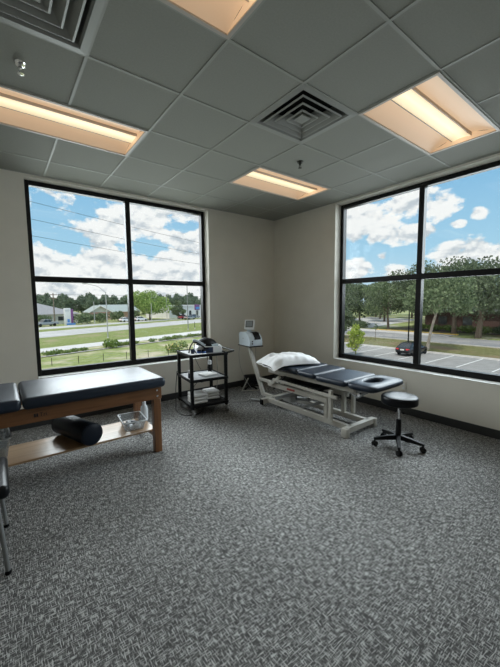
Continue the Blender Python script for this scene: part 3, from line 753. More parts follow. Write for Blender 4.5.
# right view: parking lot, dry verge, road, island
poly('parking_lot', [(6, -30), (34.0, -30), (34.2, 25.5), (6, 25.5)], G+.02, 'asphalt')
struct(MB().box((34.25, -2, G+.06), (.35, 56, .16)).build('kerb', 'kerb'))
poly('dry_verge', [(34.4, -30), (43.6, -30), (43.9, 56), (34.4, 56)], G+.03, 'drygrass')
poly('side_road', [(43.6, -40), (52.5, -40), (52.6, 14), (53.5, 24), (53, 56), (43.9, 56)], G+.04, 'roadgrey')
struct(MB().box((43.7, 0, G+.06), (.25, 110, .14)).build('kerb', 'kerb'))
poly('drive_entry', [(52.6, 17.5), (56.5, 17.8), (57.5, 40), (52.8, 40)], G+.05, 'road')
struct(MB().box((57.0, 25, G+.09), (.35, 15, .18)).build('yellow_kerb', 'yellow'))
poly('far_lot', [(60, 36), (100, 44), (104, 64), (60, 56)], G+.05, 'road')
poly('island_lawn', [(57.4, -40), (90, -40), (90, 34), (57.4, 33)], G+.03, 'drygrass')
poly('mulch_island', [(61.5, 4), (66, 4), (66, 30), (61.5, 30)], G+.045, 'mulch')
for i in range(10):
    y = 14.70-2.62*i+2.62*2
    poly('parking_stripe', [(27.4, y-.06), (34.0, y-.06), (34.0, y+.06), (27.4, y+.06)], G+.03, 'paint')
poly('parking_stripe', [(33.85, -30), (34.02, -30), (34.02, 24), (33.85, 24)], G+.032, 'paint')

# ------------------------------------------------------------------ plants
def foliage(clumps, n, size, seed):
    rnd = random.Random(seed); vs = []; fs = []
    tot = sum(c[3]*c[4]*c[5] for c in clumps)
    vols = [(c[3]*c[4]*c[5])**.667 for c in clumps]; tv = sum(vols)
    for c, v in zip(clumps, vols):
        for _ in range(int(n*v/tv)):
            while True:
                d = Vector((rnd.uniform(-1, 1), rnd.uniform(-1, 1), rnd.uniform(-1, 1)))
                if .05 < d.length < 1: break
            d = d.normalized()*(rnd.random()**.35)
            d *= 1+.22*noise.noise(d*2.2+Vector((seed, c[0], c[1])))
            p = Vector((c[0]+d.x*c[3], c[1]+d.y*c[4], c[2]+d.z*c[5]))
            s = size*rnd.uniform(.6, 1.3)
            q = Euler((rnd.uniform(0, 6.3), rnd.uniform(0, 6.3), rnd.uniform(0, 6.3))).to_matrix()
            o = len(vs)
            for (a, b) in ((-.5, -.1), (0, -.42), (.5, .05), (.05, .42)): vs.append(p+q @ Vector((a*s, b*s, .12*s*a*b)))
            fs.append((o, o+1, o+2, o+3))
    return MB().raw(vs, fs)
def branchy(h, r, lean, seed, nb=5, spread=2.0, htop=None):
    rnd = random.Random(seed); m = MB()
    top = Vector((lean[0], lean[1], h))
    m.tube(spline([(0, 0, -.1), (lean[0]*.3, lean[1]*.3, h*.4), top], 4), [r*(1.25-.55*k/8) for k in range(9)], 8)
    for k in range(nb):
        a = 2*PI*k/nb+rnd.uniform(-.4, .4); L = spread*rnd.uniform(.7, 1.2)
        st = top*rnd.uniform(.75, 1)
        m.tube(spline([st, st+Vector((math.cos(a)*L*.5, math.sin(a)*L*.5, L*.55)), st+Vector((math.cos(a)*L, math.sin(a)*L, L*1.1))], 4), [r*.55*(1-.8*i/8) for i in range(9)], 6)
    return m
def crown(w, hgt, z0, seed, nc=9, offx=0, offy=0):
    rnd = random.Random(seed); out = [(offx, offy, z0+hgt*.5, w*.75, w*.75, hgt*.42)]
    for k in range(nc):
        a = 2*PI*k/nc+rnd.uniform(-.3, .3); rr = w*rnd.uniform(.45, .75)
        zz = z0+hgt*rnd.uniform(.25, .8); s = w*rnd.uniform(.32, .5)
        out.append((offx+rr*math.cos(a), offy+rr*math.sin(a), zz, s, s, s*.72))
    out.append((offx, offy, z0+hgt*.82, w*.45, w*.45, hgt*.2)); return out
def tree(name, label, loc, h, w, z0, leaf, bark, n, size, seed, lean=(0, 0), r=.22, group=None, cat='tree', spread=None):
    t = thing(name, label, cat, loc, 0, group)
    branchy(z0+ (h-z0)*.25, r, lean, seed, spread=spread or w*.55).build('trunk', bark, t)
    foliage(crown(w, h-z0, z0, seed, offx=lean[0], offy=lean[1]), int(n*1.7), size*.76, seed).build('foliage', leaf, t, None)
    return t
# right view trees (positions on the ground east of the building)
RT = [((36.1, 13.2, G), 9.2, 4.4, 4.0, 'leafm', 'barkp', 4200, .36, (.8, -.7), .17, 'slender pale trunked leaning tree at edge of parking lot'),
      ((58.8, 18.9, G), 13.2, 6.6, 2.5, 'leafd', 'bark', 4600, .50, (0, 0), .36, 'oak tree with straight trunk before the middle of brick building'),
      ((54.6, 13.9, G), 12.2, 6.2, 2.2, 'leafd', 'bark', 4600, .48, (.2, -.4), .40, 'oak tree with stout dark trunk on lawn across the road'),
      ((60.5, 32.0, G), 10.6, 6.0, 2.2, 'leafm', 'bark', 3800, .48, (0, .4), .22, 'oak tree with thin trunk left of right window mullion'),
      ((62.5, 26.5, G), 13.6, 6.2, 2.2, 'leafd', 'bark', 3800, .50, (0, 0), .26, 'oak tree behind mullion of the right window'),
      ((60.0, 8.3, G), 12.8, 6.8, 2.2, 'leafd', 'bark', 4600, .50, (0, 0), .34, 'oak tree at far right edge before brick building')]
for i, (loc, h, w, z0, lf, bk, n, sz, ln, r, lab) in enumerate(RT):
    tree('oak_tree', lab, loc, h, w, z0, lf, bk, n, sz, 100+i, ln, r, 'trees across the parking lot')
bt = tree('oak_tree', 'dark green oak tree in row behind far car park', (82, 58, G), 11.4, 5.2, 1.3, 'leafd', 'bark', 3000, .62, 140, (0, 0), .25, 'trees in row behind the far car park')
for (x, y, s, rz) in ((70, 49.5, .85, .4), (95, 68, 1.05, 1.2), (83, 46, 1.0, 2.2), (95, 54.5, 1.05, 3.0), (108, 64, 1.1, 4.0), (94, 41.5, 1.05, 5.0), (107, 50, 1.15, 2.7), (85, 34, 1.0, .9), (97, 28.5, 1.1, 5.6), (96, 15, 1.15, 3.3), (109, 36, 1.15, 1.9), (97, 1, 1.1, .2), (112, 79, 1.25, 1.0), (122, 70, 1.25, 2.5), (126, 57, 1.25, 3.6), (100, 84, 1.25, 5.2), (129, 44, 1.25, .7), (66.5, 43.0, .9, 1.7)):
    if y > 40: dup(bt, (x, y, G), rz, scale=s)
    else: dup(bt, (x, y, G), rz, 'dark green oak tree behind roof of the red brick building', 'trees behind the brick building', scale=s)
tree('dark_tree', 'dark narrow tree at left frame of the right window', (39.5, 27.9, G), 5.6, 2.0, .4, 'leafd', 'bark', 1800, .34, 160, (0, 0), .10)
tree('young_shrub', 'young yellow green shrub at lower left of right window', (26.6, 16.5, G), 3.4, .95, .1, 'leafy', 'bark', 1100, .24, 161, (0, 0), .05, cat='shrub', spread=.6)
tree('thin_sapling', 'thin bare sapling on dry verge behind parking lot', (40.0, 22.4, G), 2.6, .35, 1.6, 'leafm', 'bark', 60, .18, 162, (.1, 0), .03, cat='sapling', spread=.5)
def shrub(name, label, loc, w, d, h, leaf, n, size, seed, group=None, cat='shrub'):
    t = thing(name, label, cat, loc, 0, group)
    m = MB(); rnd = random.Random(seed)
    for k in range(5):
        a = k*1.26; m.tube([(0, 0, 0), (w*.25*math.cos(a), d*.25*math.sin(a), h*.6)], .02, 5)
    m.build('stem', 'bark', t)
    foliage([(rnd.uniform(-.3, .3)*w, rnd.uniform(-.3, .3)*d, h*rnd.uniform(.42, .58), w*.38, d*.38, h*.42) for _ in range(5)], n, size, seed).build('foliage', leaf, t, None)
    return t
hs = shrub('hedge_bush', 'dark clipped hedge bush in row behind far car park', (59.5, 38, G), 3.4, 3.4, 1.5, 'leafd', 700, .34, 170, 'hedge bushes by the far car park')
for (x, y) in ((62, 40.5), (64.5, 43), (57.6, 41.5), (64.0, 58.0), (67.2, 58.6), (70.4, 59.2), (73.6, 59.8), (76.8, 57.2), (80.0, 57.8), (83.2, 57.4)): dup(hs, (x, y, G), x)
fb = shrub('lawn_bush', 'yellow green low bush left of dark hedge before brick building', (62.2, 15.6, G), 2.2, 2.6, 1.3, 'leafh', 600, .28, 171, 'low bushes before the brick building')
for i, (x, y) in enumerate(((62.4, 18.2), (62.4, 20.8), (62.5, 23.6), (62.6, 26.2))): dup(fb, (x, y, G), i, label='green low bush in bed before brick building')
db = shrub('lawn_bush', 'dark green hedge bush at right before brick building', (62.0, 12.6, G), 2.4, 2.8, 1.6, 'leafd', 700, .3, 172, 'low bushes before the brick building')
for y in (10.2, 7.8): dup(db, (62.0, y, G), y)
# left view plants
lt = tree('broad_tree', 'large bright green broad tree beyond the road in left window', (37.7, 107.2, G), 10.3, 6.8, 1.2, 'leafb', 'bark', 4200, .62, 180, (0, 0), .3)
lt2 = tree('dark_tree', 'dark green tree right of the large bright tree', (47.5, 105.5, G), 6.8, 2.6, .8, 'leafm', 'bark', 1600, .55, 181, (0, 0), .2)
ft = tree('far_tree', 'dark green tree of the distant tree line', (12, 168, G), 9.6, 3.9, .3, 'leafhaze', 'bark', 1500, .95, 182, (0, 0), .3, 'trees of the distant tree line')
ft2 = tree('far_tree', 'dark green tree of the distant tree line', (20.5, 168, G), 10.4, 3.7, .3, 'leafhaze', 'bark', 1500, .95, 183, (0, 0), .3, 'trees of the distant tree line')
rnd = random.Random(5)
for row, (d, off, n) in enumerate(((172, 0, 12), (183, 4.2, 13), (194, 8.4, 13))):
    for i in range(n):
        u = 22+(i*8.6+off)+rnd.uniform(-.4, .4) if row == 0 else -2+i*8.9+off+rnd.uniform(-.4, .4)     # metres along the row
        if row == 0 and i == 0: continue
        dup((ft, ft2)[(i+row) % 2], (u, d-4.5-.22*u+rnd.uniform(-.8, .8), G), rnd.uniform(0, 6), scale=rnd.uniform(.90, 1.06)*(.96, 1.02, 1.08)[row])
bushes = [(14.9, 99.5, .8, 'green bush right of the purple and white sign'), (17.0, 104.0, 1.1, 'tall green bush left of the grey lamp pole by the sign'), (5.4, 103, 1.0, 'green bush behind the grey pickup truck'), (20.6, 104.2, 1.0, 'green bush before the pink gabled house'),
          (27.0, 107.2, 1.2, 'green bush right of the pink gabled house'), (32.5, 107.5, 1.2, 'pale green bush under left side of bright tree'), (22.6, 109, 1.0, 'green bush below the pink gable')]
b0 = None
for x, y, s, lab in bushes:
    if b0 is None: b0 = shrub('roadside_bush', lab, (x, y, G), 3.6, 3.0, 3.0, 'leafm', 500, .5, 184, 'bushes beyond the road')
    else: dup(b0, (x, y, G), x, lab, scale=s)
h0 = shrub('low_shrub', 'small green shrub in the row beside the footpath', (0, 38.6, G), 1.3, 1.1, .62, 'leafh', 240, .17, 185, 'small shrubs along the footpath')
rnd = random.Random(8); k = 0
for i in range(1, 27):
    x = i*1.02; y = 38.55+x*.325
    if i in (5, 6, 7, 8, 12, 13): continue
    dup(h0, (x+rnd.uniform(-.2, .2), y+rnd.uniform(-.3, .3), G), rnd.uniform(0, 6), scale=rnd.uniform(.7, 1.15))
dup(h0, (7.2, 40.6, G), 1.0, 'largest green shrub in the row beside the footpath', scale=(1.9, 1.7, 2.0))
fl = thing('flowering_bush', 'straggly bush with yellow blossoms behind the cart in left window', 'shrub', (12.4, 31.6, G))
m = MB()
for k in range(7): m.tube([(0, 0, 0), (.8*math.cos(k*.9), .7*math.sin(k*.9), .8)], .02, 5)
m.build('stem', 'bark', fl)
foliage([(-.7, 0, .6, .6, .5, .5), (.3, .2, .7, .7, .6, .55), (1.0, -.1, .8, .6, .5, .55), (0, -.3, .4, .9, .5, .4)], 420, .22, 186).build('foliage', 'leafh', fl, None)
foliage([(-.7, -.1, .75, .6, .5, .5), (.5, 0, .85, .9, .6, .6)], 60, .16, 187).build('blossoms', 'flower', fl, None)['kind'] = 'stuff'

# ------------------------------------------------------------------ fence, poles, wires
f = thing('wire_fence', 'low wire fence with thin dark posts on grass below left window', 'fence', (0, 0, G))
fp = [(-2.4, 31.3)]+[along((-.39, 31.2), (8.6, 30.3), k/4.0) for k in range(0, 10)]
for (x, y) in fp: MB().tube([(x, y, 0), (x, y, .78)], .028, 6).build('post', 'blackp', f)
for z in (.2, .45, .72): MB().tube([(x, y, z) for x, y in fp], .007, 4).build('wire', 'galv', f)
def street_lamp(name, label, loc, h, arm, r=.10, head=True):
    t = thing(name, label, 'lamp', loc)
    MB().tube([(0, 0, 0), (0, 0, h)], [r, r*.65], 10).build('pole', 'galv', t)
    MB().lathe([(r*1.8, 0), (r*1.8, .1), (r*1.1, .15)], 12).build('base', 'kerb', t)
    ax, ay, az = arm
    MB().tube(spline([(0, 0, h-.15), (ax*.4, ay*.4, h+az*.65), (ax, ay, h+az)]), r*.4, 8).build('arm', 'galv', t)
    MB().ell((ax*1.12, ay*1.12, h+az*1.02), (.42, .42, .09)).build('lamp_head', 'galv', t)
street_lamp('street_lamp', 'tall grey street lamp with curved arm on verge before the road', (10.46, 54.3, G), 7.8, (-2.6, 1.2, 1.35))
street_lamp('street_lamp', 'distant grey street lamp with arm right of the bright tree', (42, 102.6, G), 8.2, (2.6, -1.2, 1.3))
def pole(name, label, loc, h, r, m, cat='pole'):
    t = thing(name, label, cat, loc)
    MB().tube([(0, 0, 0), (0, 0, h)], [r, r*.7], 10).build('shaft', m, t)
    MB().lathe([(r*1.6, 0), (r*1.6, .25), (r*1.05, .3)], 12).build('base', 'kerb', t)
    MB().ell((0, 0, h), (r*.9, r*.9, r*.5)).build('cap', m, t); return t
pole('flag_pole', 'thin tall grey pole on verge left of right jamb in left window', (28.2, 59.5, G), 10.2, .10, 'steel')
pole('marker_post', 'short dark post beside the thin tall grey pole', (30.6, 61.0, G), 1.6, .07, 'blackp', 'post')
pole('light_pole', 'dark light pole behind black car in parking lot', (38.9, 16.9, G), 7.0, .09, 'blackp')
pole('light_pole', 'pale light pole left of the pink gabled house', (18.4, 100.5, G), 6.4, .13, 'galv')
pole('light_pole', 'pale light pole in front of the bright broad tree', (35.2, 99.0, G), 5.8, .12, 'galv')
pole('sign_post', 'thin pale sign post on verge right of street lamp', (15.6, 56.5, G), 2.4, .05, 'galv', 'post')
up = thing('utility_pole', 'wooden utility pole with crossarms beside the purple and white sign', 'pole', (8.26, 101.4, G))
MB().tube([(0, 0, 0), (0, 0, 8.9)], [.2, .13], 10).build('shaft', 'timber', up)
for z in (8.4, 7.4): MB().bar((-.9, .3, z), (.9, -.3, z), .12, .14).build('crossarm', 'timber', up)
for z in (8.5, 7.5):
    for s in (-.8, .8): MB().lathe([(.06, 0), (.08, .1), (.04, .2)], 8, T=Matrix.Translation((s, -s/3, z))).build('insulator', 'stucco', up)
for (A, B, lab) in (((.05, 45, 14.09), (30, 57.06, 13.92), 'uppermost power line across sky in left window'), ((.1, 45, 11.96), (30, 57.18, 11.6), 'middle power line across sky in left window'), ((.09, 45, 9.93), (30, 57.28, 9.55), 'lowest power line across sky in upper left window')):
    A = Vector(A); B = Vector(B); d = B-A
    tag(MB().tube([A+d*k/6-Vector((0, 0, .12*math.sin(PI*max(0, min(1, k/6))))) for k in range(-6, 13)], .024, 5).build('power_line', 'cord'), lab, 'cable', 'power lines in the sky')
for z, lab in ((4.1, 'upper thin power line above the road in lower left panes'), (3.1, 'lower thin power line above the road in lower left panes')):
    tag(MB().tube([(8.26-60, 101.4-24, z+.2), (8.26, 101.4, z), (60, 124, z+.2), (120, 150, z)], .03, 4).build('power_line', 'cord'), lab, 'cable', 'power lines above the road')

# ------------------------------------------------------------------ buildings
def bld_box(mb, x0, x1, y0, y1, z0, z1, mi=0): mb.box(((x0+x1)/2, (y0+y1)/2, (z0+z1)/2), (x1-x0, y1-y0, z1-z0), mi=mi)
b = thing('low_building', 'long low building with grey hipped roof beyond road at left', 'building', (0, 106, G))
m = MB(); bld_box(m, -34, 15.0, 0, 22, 0, 3.0); m.build('wall', 'stucco', b)
MB().raw([(-36, -1, 2.9), (16.0, -1, 2.9), (16.0, 23, 2.9), (-36, 23, 2.9), (-22, 11, 7.2), (2.0, 11, 7.2)], [(0, 1, 5, 4), (1, 2, 5), (2, 3, 4, 5), (3, 0, 4), (0, 3, 2, 1)]).build('roof', 'roofgrey', b, None)
for x in (1.6, 4.4, 9.6, 12.4):
    fr_ = MB(); bld_box(fr_, x, x+1.7, -.06, .02, .9, 2.3); w_ = fr_.build('window', 'stucco', b)
    g_ = MB(); bld_box(g_, x+.1, x+1.6, -.09, -.05, 1.0, 2.2); g_.build('pane', 'darkglass', w_)
b = thing('gabled_house', 'pink brick house with white gable and long roof beyond road', 'house', (21.6, 122, G))
m = MB(); bld_box(m, 0, 7, 0, 10, 0, 2.8); m.prism([(0, 2.8), (7, 2.8), (3.5, 4.8)], .2, 10, 'y', mi=1); m.build('wall', ['pinkbrick', 'stucco'], b, None)
MB().loft([[(x, y, z) for x, z in ((-.5, 2.6), (3.5, 4.95), (7.5, 2.6), (7.5, 2.8), (3.5, 5.2), (-.5, 2.8))] for y in (-.6, 10.2)]).build('gable_roof', 'roofgreen', b, None)
MB().loft([[(x, y, z) for x, z in ((-.55, 2.5), (3.5, 4.85), (7.55, 2.5), (7.55, 2.85), (3.5, 5.25), (-.55, 2.85))] for y in (-.72, -.6)]).build('fascia', 'stucco', b, None)
for x in (1.0, 4.6): m = MB(); bld_box(m, x, x+1.3, -.06, .05, .9, 2.2); m.build('window', 'darkglass', b)
m = MB(); bld_box(m, 7, 18.5, 4, 14, 0, 2.7); m.build('wing_wall', 'pinkbrick', b)
MB().raw([(4, 3, 2.7), (19.3, 3, 2.7), (19.3, 15, 2.7), (4, 15, 2.7), (5, 9, 5.4), (17.5, 9, 5.4)], [(0, 1, 5, 4), (1, 2, 5), (2, 3, 4, 5), (3, 0, 4), (0, 3, 2, 1)]).build('wing_roof', 'roofgreen', b, None)
b = thing('white_building', 'white flat roofed building with dark arched windows beyond road', 'building', (47, 112, G), .30)
m = MB(); bld_box(m, 0, 22, 0, 14, 0, 4.6); bld_box(m, -.2, 22.2, -.2, 14.2, 4.6, 4.9); m.build('wall', 'stucco', b)
for x in (3.5, 6.2, 10.2, 14): 
    pts = [(x, .8), (x+1.3, .8), (x+1.3, 2.3)]+[(x+.65+.65*math.cos(a*PI/6), 2.3+.5*math.sin(a*PI/6)) for a in range(1, 6)]+[(x, 2.3)]
    MB().prism(pts, -.08, .05, 'y').build('window', 'darkglass', b)
b = thing('brick_building', 'low red brick building behind oak trees in right window', 'building', (68, 9, G))
m = MB(); bld_box(m, 0, 14, -30, 19, 0, 3.9); m.build('wall', 'brick', b)
MB().raw([(-.8, -31, 3.8), (15, -31, 3.8), (15, 20, 3.8), (-.8, 20, 3.8), (7, -24, 6.4), (7, 13, 6.4)], [(1, 0, 3, 2), (0, 1, 4), (1, 2, 5, 4), (2, 3, 5), (3, 0, 4, 5)]).build('roof', 'roofgrey', b, None)
for y in (-20, -14, -8, -1.2, 5.0, 11.0, 15.5):
    m = MB(); bld_box(m, -.06, .05, y-.9, y+.9, 1.0, 2.7); w_ = m.build('window', 'mulch', b)
    m = MB(); bld_box(m, -.09, -.05, y-.8, y+.8, 1.1, 2.6); m.build('pane', 'darkglass', w_)
s = thing('pylon_sign', 'white roadside pylon sign with purple edge and blue square', 'sign', (11.3, 98.4, G), .12)
MB().box((-.3, 0, 2.35), (1.7, .4, 4.7), bev=.03).build('panel', 'stucco', s)
MB().box((.86, 0, 2.2), (.6, .44, 4.4), bev=.03).build('side_panel', 'purple', s)
MB().box((-.1, -.215, 1.2), (.6, .03, .9)).build('logo_square', 'signblue', s)
for z, wd in ((4.2, 1.2), (3.9, .9)): MB().box((-.3, -.21, z), (wd, .02, .16)).build('lettering', 'signgrey', s)
MB().box((.5, -.1, .25), (2.2, .5, .5)).build('base', 'signblue', s)
s = thing('shop_sign', 'blue and white pylon sign at right edge of left window', 'sign', (54.5, 104, G), .4)
MB().box((0, 0, 4.2), (2.6, .4, 2.0), bev=.04).build('panel', 'purple', s); MB().box((0, -.22, 3.9), (2.2, .04, .9)).build('face', 'signblue', s)
for x in (-.6, .6): MB().tube([(x, 0, 0), (x, 0, 3.4)], .12, 8).build('post', 'galv', s)

# ------------------------------------------------------------------ cars (length along local +x = forward)
def car(label, loc, rotz, paint, kind='sedan', group=None):
    t = thing('pickup_truck' if kind == 'pickup' else 'car', label, 'truck' if kind == 'pickup' else 'car', loc, rotz, group)
    if kind == 'pickup':
        L, W = 5.8, 1.95
        body = [(-2.85, .55, 1.05, .90), (-2.8, .45, 1.12, .95), (-1.0, .42, 1.12, .97), (-.9, .40, 1.15, .97), (1.2, .40, 1.15, .97), (1.35, .40, 1.12, .97), (2.6, .42, 1.05, .94), (2.9, .50, .85, .84)]
        cab = [(-1.0, 1.12, .86), (-.85, 1.80, .74), (.55, 1.84, .74), (1.35, 1.12, .84)]; wx = (-1.75, 1.85); wr = .39
    else:
        L, W = 4.5, 1.8
        body = [(-2.25, .50, .90, .72), (-2.18, .38, .98, .82), (-1.7, .28, 1.02, .89), (-.9, .24, 1.00, .90), (.9, .24, .96, .90), (1.5, .26, .88, .88), (2.05, .32, .76, .80), (2.25, .42, .64, .66)]
        cab = [(-1.95, .98, .74), (-1.25, 1.42, .58), (.05, 1.46, .60), (1.05, .95, .76)]; wx = (-1.35, 1.38); wr = .32
    rings = []
    for x, zb, zt, w in body:
        z1 = zb+.12; z2 = zt-.16
        rings.append([(x, -w*.86, zb), (x, w*.86, zb), (x, w, z1), (x, w*1.0, z2), (x, w*.93, zt-.03), (x, w*.80, zt), (x, -w*.80, zt), (x, -w*.93, zt-.03), (x, -w, z2), (x, -w, z1)])
    MB().loft(rings).build('body', paint, t, 35)
    def ring(x, z, w): return [(x, -w, z), (x, -w*.9, z+.02), (x, w*.9, z+.02), (x, w, z)]
    (xa, za, wa), (xb, zb_, wb), (xc, zc, wc), (xd, zd, wd) = cab
    vs = [(xa, -wa, za), (xa, wa, za), (xb, -wb, zb_), (xb, wb, zb_), (xc, -wc, zc), (xc, wc, zc), (xd, -wd, zd), (xd, wd, zd)]
    MB().raw(vs, [(0, 1, 3, 2), (2, 3, 5, 4), (4, 5, 7, 6), (0, 2, 4, 6), (1, 7, 5, 3), (0, 6, 7, 1)]).build('cabin_glass', 'darkglass', t, None)
    r = MB().raw([(xb-.06, -wb-.01, zb_-.02), (xb-.06, wb+.01, zb_-.02), (xc+.06, wc+.01, zc-.02), (xc+.06, -wc-.01, zc-.02), (xb, -wb+.06, zb_+.05), (xb, wb-.06, zb_+.05), (xc, wc-.06, zc+.04), (xc, -wc+.06, zc+.04)],
                 [(0, 1, 5, 4), (1, 2, 6, 5), (2, 3, 7, 6), (3, 0, 4, 7), (4, 5, 6, 7), (3, 2, 1, 0)])
    for s in (-1, 1):
        r.bar((xa, s*wa, za), (xb, s*wb, zb_), .09, .06).bar((xd, s*wd, zd), (xc, s*wc, zc), .06, .06)
        mx = (xb+xc)/2; r.bar((mx, s*(wa+.01), za), (mx, s*(wb+.01), zc), .06, .05)
    r.build('roof', paint, t, 30)
    for x in wx:
        for s in (-1, 1):
            T = Matrix.Translation((x, s*(W/2-.10), wr)) @ Matrix.Rotation(PI/2, 4, 'X')
            w_ = MB().lathe([(wr*.55, -.10), (wr*.95, -.11), (wr, -.08), (wr, .08), (wr*.95, .11), (wr*.55, .10)], 24, T=T).build('wheel', 'rubber', t)
            MB().lathe([(wr*.58, -.085), (wr*.2, -.10), (wr*.2, .10), (wr*.58, .085)], 16, T=T).build('rim', 'carsilver', w_)
    xr_ = body[0][0]
    for s in (-1, 1):
        MB().box((xr_+.04, s*.60, body[0][2]-.10), (.12, .36, .16), rot=(0, 0, -s*.30), bev=.03).build('tail_lamp', 'tail', t)
        MB().box((body[-1][0]-.10, s*.56, body[-1][2]-.02), (.22, .32, .13), rot=(0, 0, s*.35), bev=.03).build('head_lamp', 'carsilver', t)
    MB().box((xr_-.015, 0, body[0][2]-.16), (.03, .42, .15)).build('licence_plate', 'plate', t)
    MB().box((xr_+.02, 0, .47), (.16, 1.5, .16), bev=.05).build('bumper', 'blackp', t); MB().box((body[-1][0]-.04, 0, .46), (.14, 1.4, .16), bev=.05).build('bumper', 'blackp', t)
    return t
car('black car parked in lot outside right window, red tail lights', (31.6, 12.8, G+.03), 0, 'carblack').scale = (.95, .95, .93)
car('grey pickup truck beyond road at left side of left window', (5.6, 96.2, G+.03), PI+.40, 'cargrey', 'pickup')
w0 = car('white car parked right of the pink gabled house', (27.8, 101.5, G+.03), .4, 'carwhite', 'sedan', 'parked cars beyond the road')
dup(w0, (33.0, 103.2, G+.03), .3, 'white car parked under left side of bright tree')
car('red car parked before the white building', (49.4, 104.8, G+.03), .25, 'carred', 'sedan', 'parked cars beyond the road')
car('dark blue car parked before white building, right of the red car', (55.0, 107.2, G+.03), .3, 'carblue', 'sedan', 'parked cars beyond the road')
car('silver car parked before white building, behind thin tall pole', (49.0, 99.5, G+.03), .4, 'carsilver', 'sedan', 'parked cars beyond the road')

# ------------------------------------------------------------------ sky
W = bpy.data.worlds.new('sky'); scene.world = W; W.use_nodes = True
N, L = W.node_tree.nodes, W.node_tree.links; N.clear()
def nd(t, **k):
    n = N.new(t)
    for a, b in k.items(): setattr(n, a, b)
    return n
def setin(n, i, v):
    if hasattr(v, 'is_output') or isinstance(v, bpy.types.NodeSocket): L.new(v, n.inputs[i])
    else: n.inputs[i].default_value = v
def ma(op, a, b=0, c=0):
    n = nd('ShaderNodeMath', operation=op); setin(n, 0, a); setin(n, 1, b)
    if op in ('MULTIPLY_ADD',): setin(n, 2, c)
    return n.outputs[0]
tc = nd('ShaderNodeTexCoord'); sep = nd('ShaderNodeSeparateXYZ'); L.new(tc.outputs['Generated'], sep.inputs[0])
X, Y, Z = sep.outputs
az = ma('MULTIPLY', ma('ARCTAN2', X, Y), 180/PI); el = ma('MULTIPLY', ma('ARCSINE', Z), 180/PI)
def remap(v, a, b, c, d, smooth=True):
    n = nd('ShaderNodeMapRange', interpolation_type='SMOOTHSTEP' if smooth else 'LINEAR')
    setin(n, 0, v)
    for i, q in enumerate((a, b, c, d)): n.inputs[i+1].default_value = q
    return n.outputs[0]
def cvec(de=0):
    c = nd('ShaderNodeCombineXYZ'); setin(c, 0, ma('MULTIPLY', az, .13)); setin(c, 1, ma('MULTIPLY', ma('ADD', el, de), .20)); return c.outputs[0]
def nz(vec, sc, det, ro=.55):
    n = nd('ShaderNodeTexNoise'); L.new(vec, n.inputs['Vector']); n.inputs['Scale'].default_value = sc; n.inputs['Detail'].default_value = det; n.inputs['Roughness'].default_value = ro
    return n.outputs['Fac']
n1 = nz(cvec(), 2.0, 7, .57); n1u = nz(cvec(.8), 2.0, 4, .55); nb = nz(cvec(), .8, 3)
# individual cumulus: (azimuth, elevation, half width, half height)
blobs = [(56.5, 12.6, 6.0, 3.0), (62.0, 14.2, 4.5, 2.2), (66.6, 13.6, 3.4, 1.7), (63.6, 10.0, 3.3, 1.7), (70.8, 6.4, 5.0, 2.2), (75.5, 6.0, 4, 2.4), (57.8, 10.0, 1.5, .8), (59.3, 7.0, 1.2, .75), (69.4, 10.9, 1.2, .6), (71.7, 12.0, 1.1, .9), (55.0, 5.2, 3.0, 1.5), (60.8, 4.6, 2.2, 1.3)]
B = None
for a, e, w, h in blobs:
    dx = ma('DIVIDE', ma('SUBTRACT', az, a), w); dy = ma('DIVIDE', ma('SUBTRACT', el, e), h)
    d = ma('SUBTRACT', 1, ma('SQRT', ma('ADD', ma('MULTIPLY', dx, dx), ma('MULTIPLY', dy, dy))))
    B = d if B is None else ma('MAXIMUM', B, d)
right = ma('ADD', ma('MAXIMUM', B, -.75), .05)
hole = None
for a, e, w, h in [(6.5, 12.6, 8.5, 4.2), (7.0, 9.8, 8.0, 3.4), (20.0, 9.2, 5.0, 2.2), (12.0, 15.8, 6.0, 2.6), (26, 12.5, 3.5, 1.5)]:
    dx = ma('DIVIDE', ma('SUBTRACT', az, a), w); dy = ma('DIVIDE', ma('SUBTRACT', el, e), h)
    d = ma('SUBTRACT', 1, ma('SQRT', ma('ADD', ma('MULTIPLY', dx, dx), ma('MULTIPLY', dy, dy))))
    hole = d if hole is None else ma('MAXIMUM', hole, d)
left = ma('SUBTRACT', .62, ma('MULTIPLY', ma('MAXIMUM', hole, -.1), 1.25))
isl = remap(az, 33, 46, 1, 0)
mixb = ma('ADD', ma('MULTIPLY', left, isl), ma('MULTIPLY', right, ma('SUBTRACT', 1, isl)))
dens = ma('ADD', mixb, ma('MULTIPLY', ma('SUBTRACT', n1, .5), 3.4))
cl = remap(dens, -.05, .36, 0, 1)
lit = ma('ADD', ma('MULTIPLY', ma('SUBTRACT', n1, n1u), 2.6), ma('MULTIPLY', ma('SUBTRACT', nb, .5), 1.1))
sh = remap(lit, -.50, .12, 0, 1)
cr = nd('ShaderNodeMix', data_type='RGBA'); L.new(sh, cr.inputs[0]); cr.inputs[6].default_value = (.60, .66, .72, 1); cr.inputs[7].default_value = (1.02, 1.02, 1.02, 1)
bl = nd('ShaderNodeValToRGB'); L.new(remap(el, -2, 22, 0, 1, False), bl.inputs[0])
e = bl.color_ramp.elements; e[0].color = (.72, .86, .94, 1); e[1].color = (.20, .49, .80, 1); q = e.new(.4); q.color = (.42, .70, .90, 1)
mx = nd('ShaderNodeMix', data_type='RGBA'); L.new(cl, mx.inputs[0]); L.new(bl.outputs[0], mx.inputs[6]); L.new(cr.outputs[2], mx.inputs[7])
bg = nd('ShaderNodeBackground'); L.new(mx.outputs[2], bg.inputs[0]); bg.inputs[1].default_value = 1.0
out = nd('ShaderNodeOutputWorld'); L.new(bg.outputs[0], out.inputs[0])
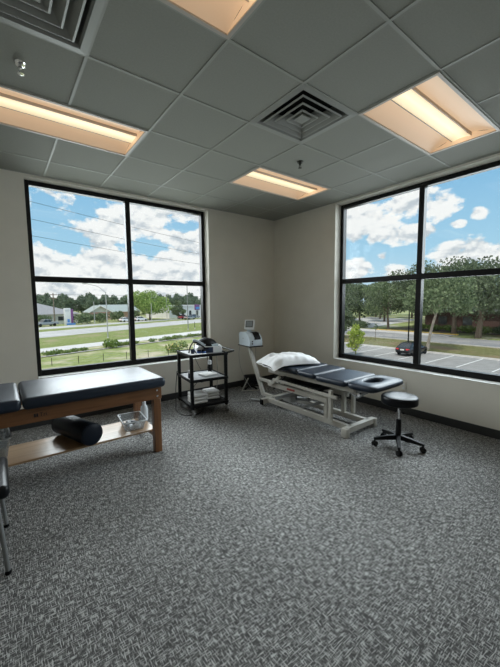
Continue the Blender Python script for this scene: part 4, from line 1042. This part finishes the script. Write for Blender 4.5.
W.cycles.sampling_method = 'MANUAL'; W.cycles.sample_map_resolution = 1024

# ------------------------------------------------------------------ lights
def lamp(name, kind, loc, rot, energy, color=(1, 1, 1), **k):
    d = bpy.data.lights.new(name, kind); d.energy = energy; d.color = color
    for a, b in k.items(): setattr(d, a, b)
    o = bpy.data.objects.new(name, d); COL.objects.link(o); o.location = loc; o.rotation_euler = rot; return o
s = lamp('sun', 'SUN', (0, 0, 20), (0, 0, 0), 2.6, (1, .96, .90), angle=.01)
s.rotation_euler = Vector((.38, .30, -.88)).to_track_quat('-Z', 'Y').to_euler()
lamp('window_portal', 'AREA', (-2.555, .30, 1.74), (-PI/2, 0, 0), 1, shape='RECTANGLE', size=2.33, size_y=2.33).data.cycles.is_portal = True
lamp('window_portal', 'AREA', (.30, -2.576, 1.74), (0, PI/2, 0), 1, shape='RECTANGLE', size=2.33, size_y=2.40).data.cycles.is_portal = True

for loc, dr in (((-2.555, 1.05, 2.45), Vector((0, -.80, -.60))), ((1.05, -2.576, 2.45), Vector((-.80, 0, -.60)))):  # added fill lamps outside the windows, the sky alone left the room dark
    o = lamp('window_fill', 'AREA', loc, (0, 0, 0), 172, (.88, .95, 1), shape='RECTANGLE', size=2.6, size_y=2.4)
    o.rotation_euler = dr.to_track_quat('-Z', 'Y').to_euler(); o.data.spread = math.radians(140)
# ------------------------------------------------------------------ camera
cd = bpy.data.cameras.new('camera'); cam = bpy.data.objects.new('camera', cd); COL.objects.link(cam)
p, yw, rl, f = -.0954, .6541, -.0093, 327.07
F = Vector((math.sin(yw)*math.cos(p), math.cos(yw)*math.cos(p), math.sin(p)))
R0 = Vector((math.cos(yw), -math.sin(yw), 0)); U0 = R0.cross(F)
R1 = R0*math.cos(rl)+U0*math.sin(rl); U1 = -R0*math.sin(rl)+U0*math.cos(rl)
cam.matrix_world = Matrix(((R1.x, U1.x, -F.x, -4.0935), (R1.y, U1.y, -F.y, -4.5842), (R1.z, U1.z, -F.z, 1.4617), (0, 0, 0, 1)))
cd.sensor_fit = 'HORIZONTAL'; cd.sensor_width = 36; cd.lens = f*36/500; cd.clip_start = .05; cd.clip_end = 1500
scene.camera = cam
scene.view_settings.view_transform = 'Standard'; scene.view_settings.look = 'None'
scene.view_settings.exposure = 0; scene.view_settings.gamma = 1
scene.cycles.sample_clamp_indirect = 3; scene.cycles.max_bounces = 10; scene.cycles.diffuse_bounces = 6; scene.cycles.transparent_max_bounces = 16
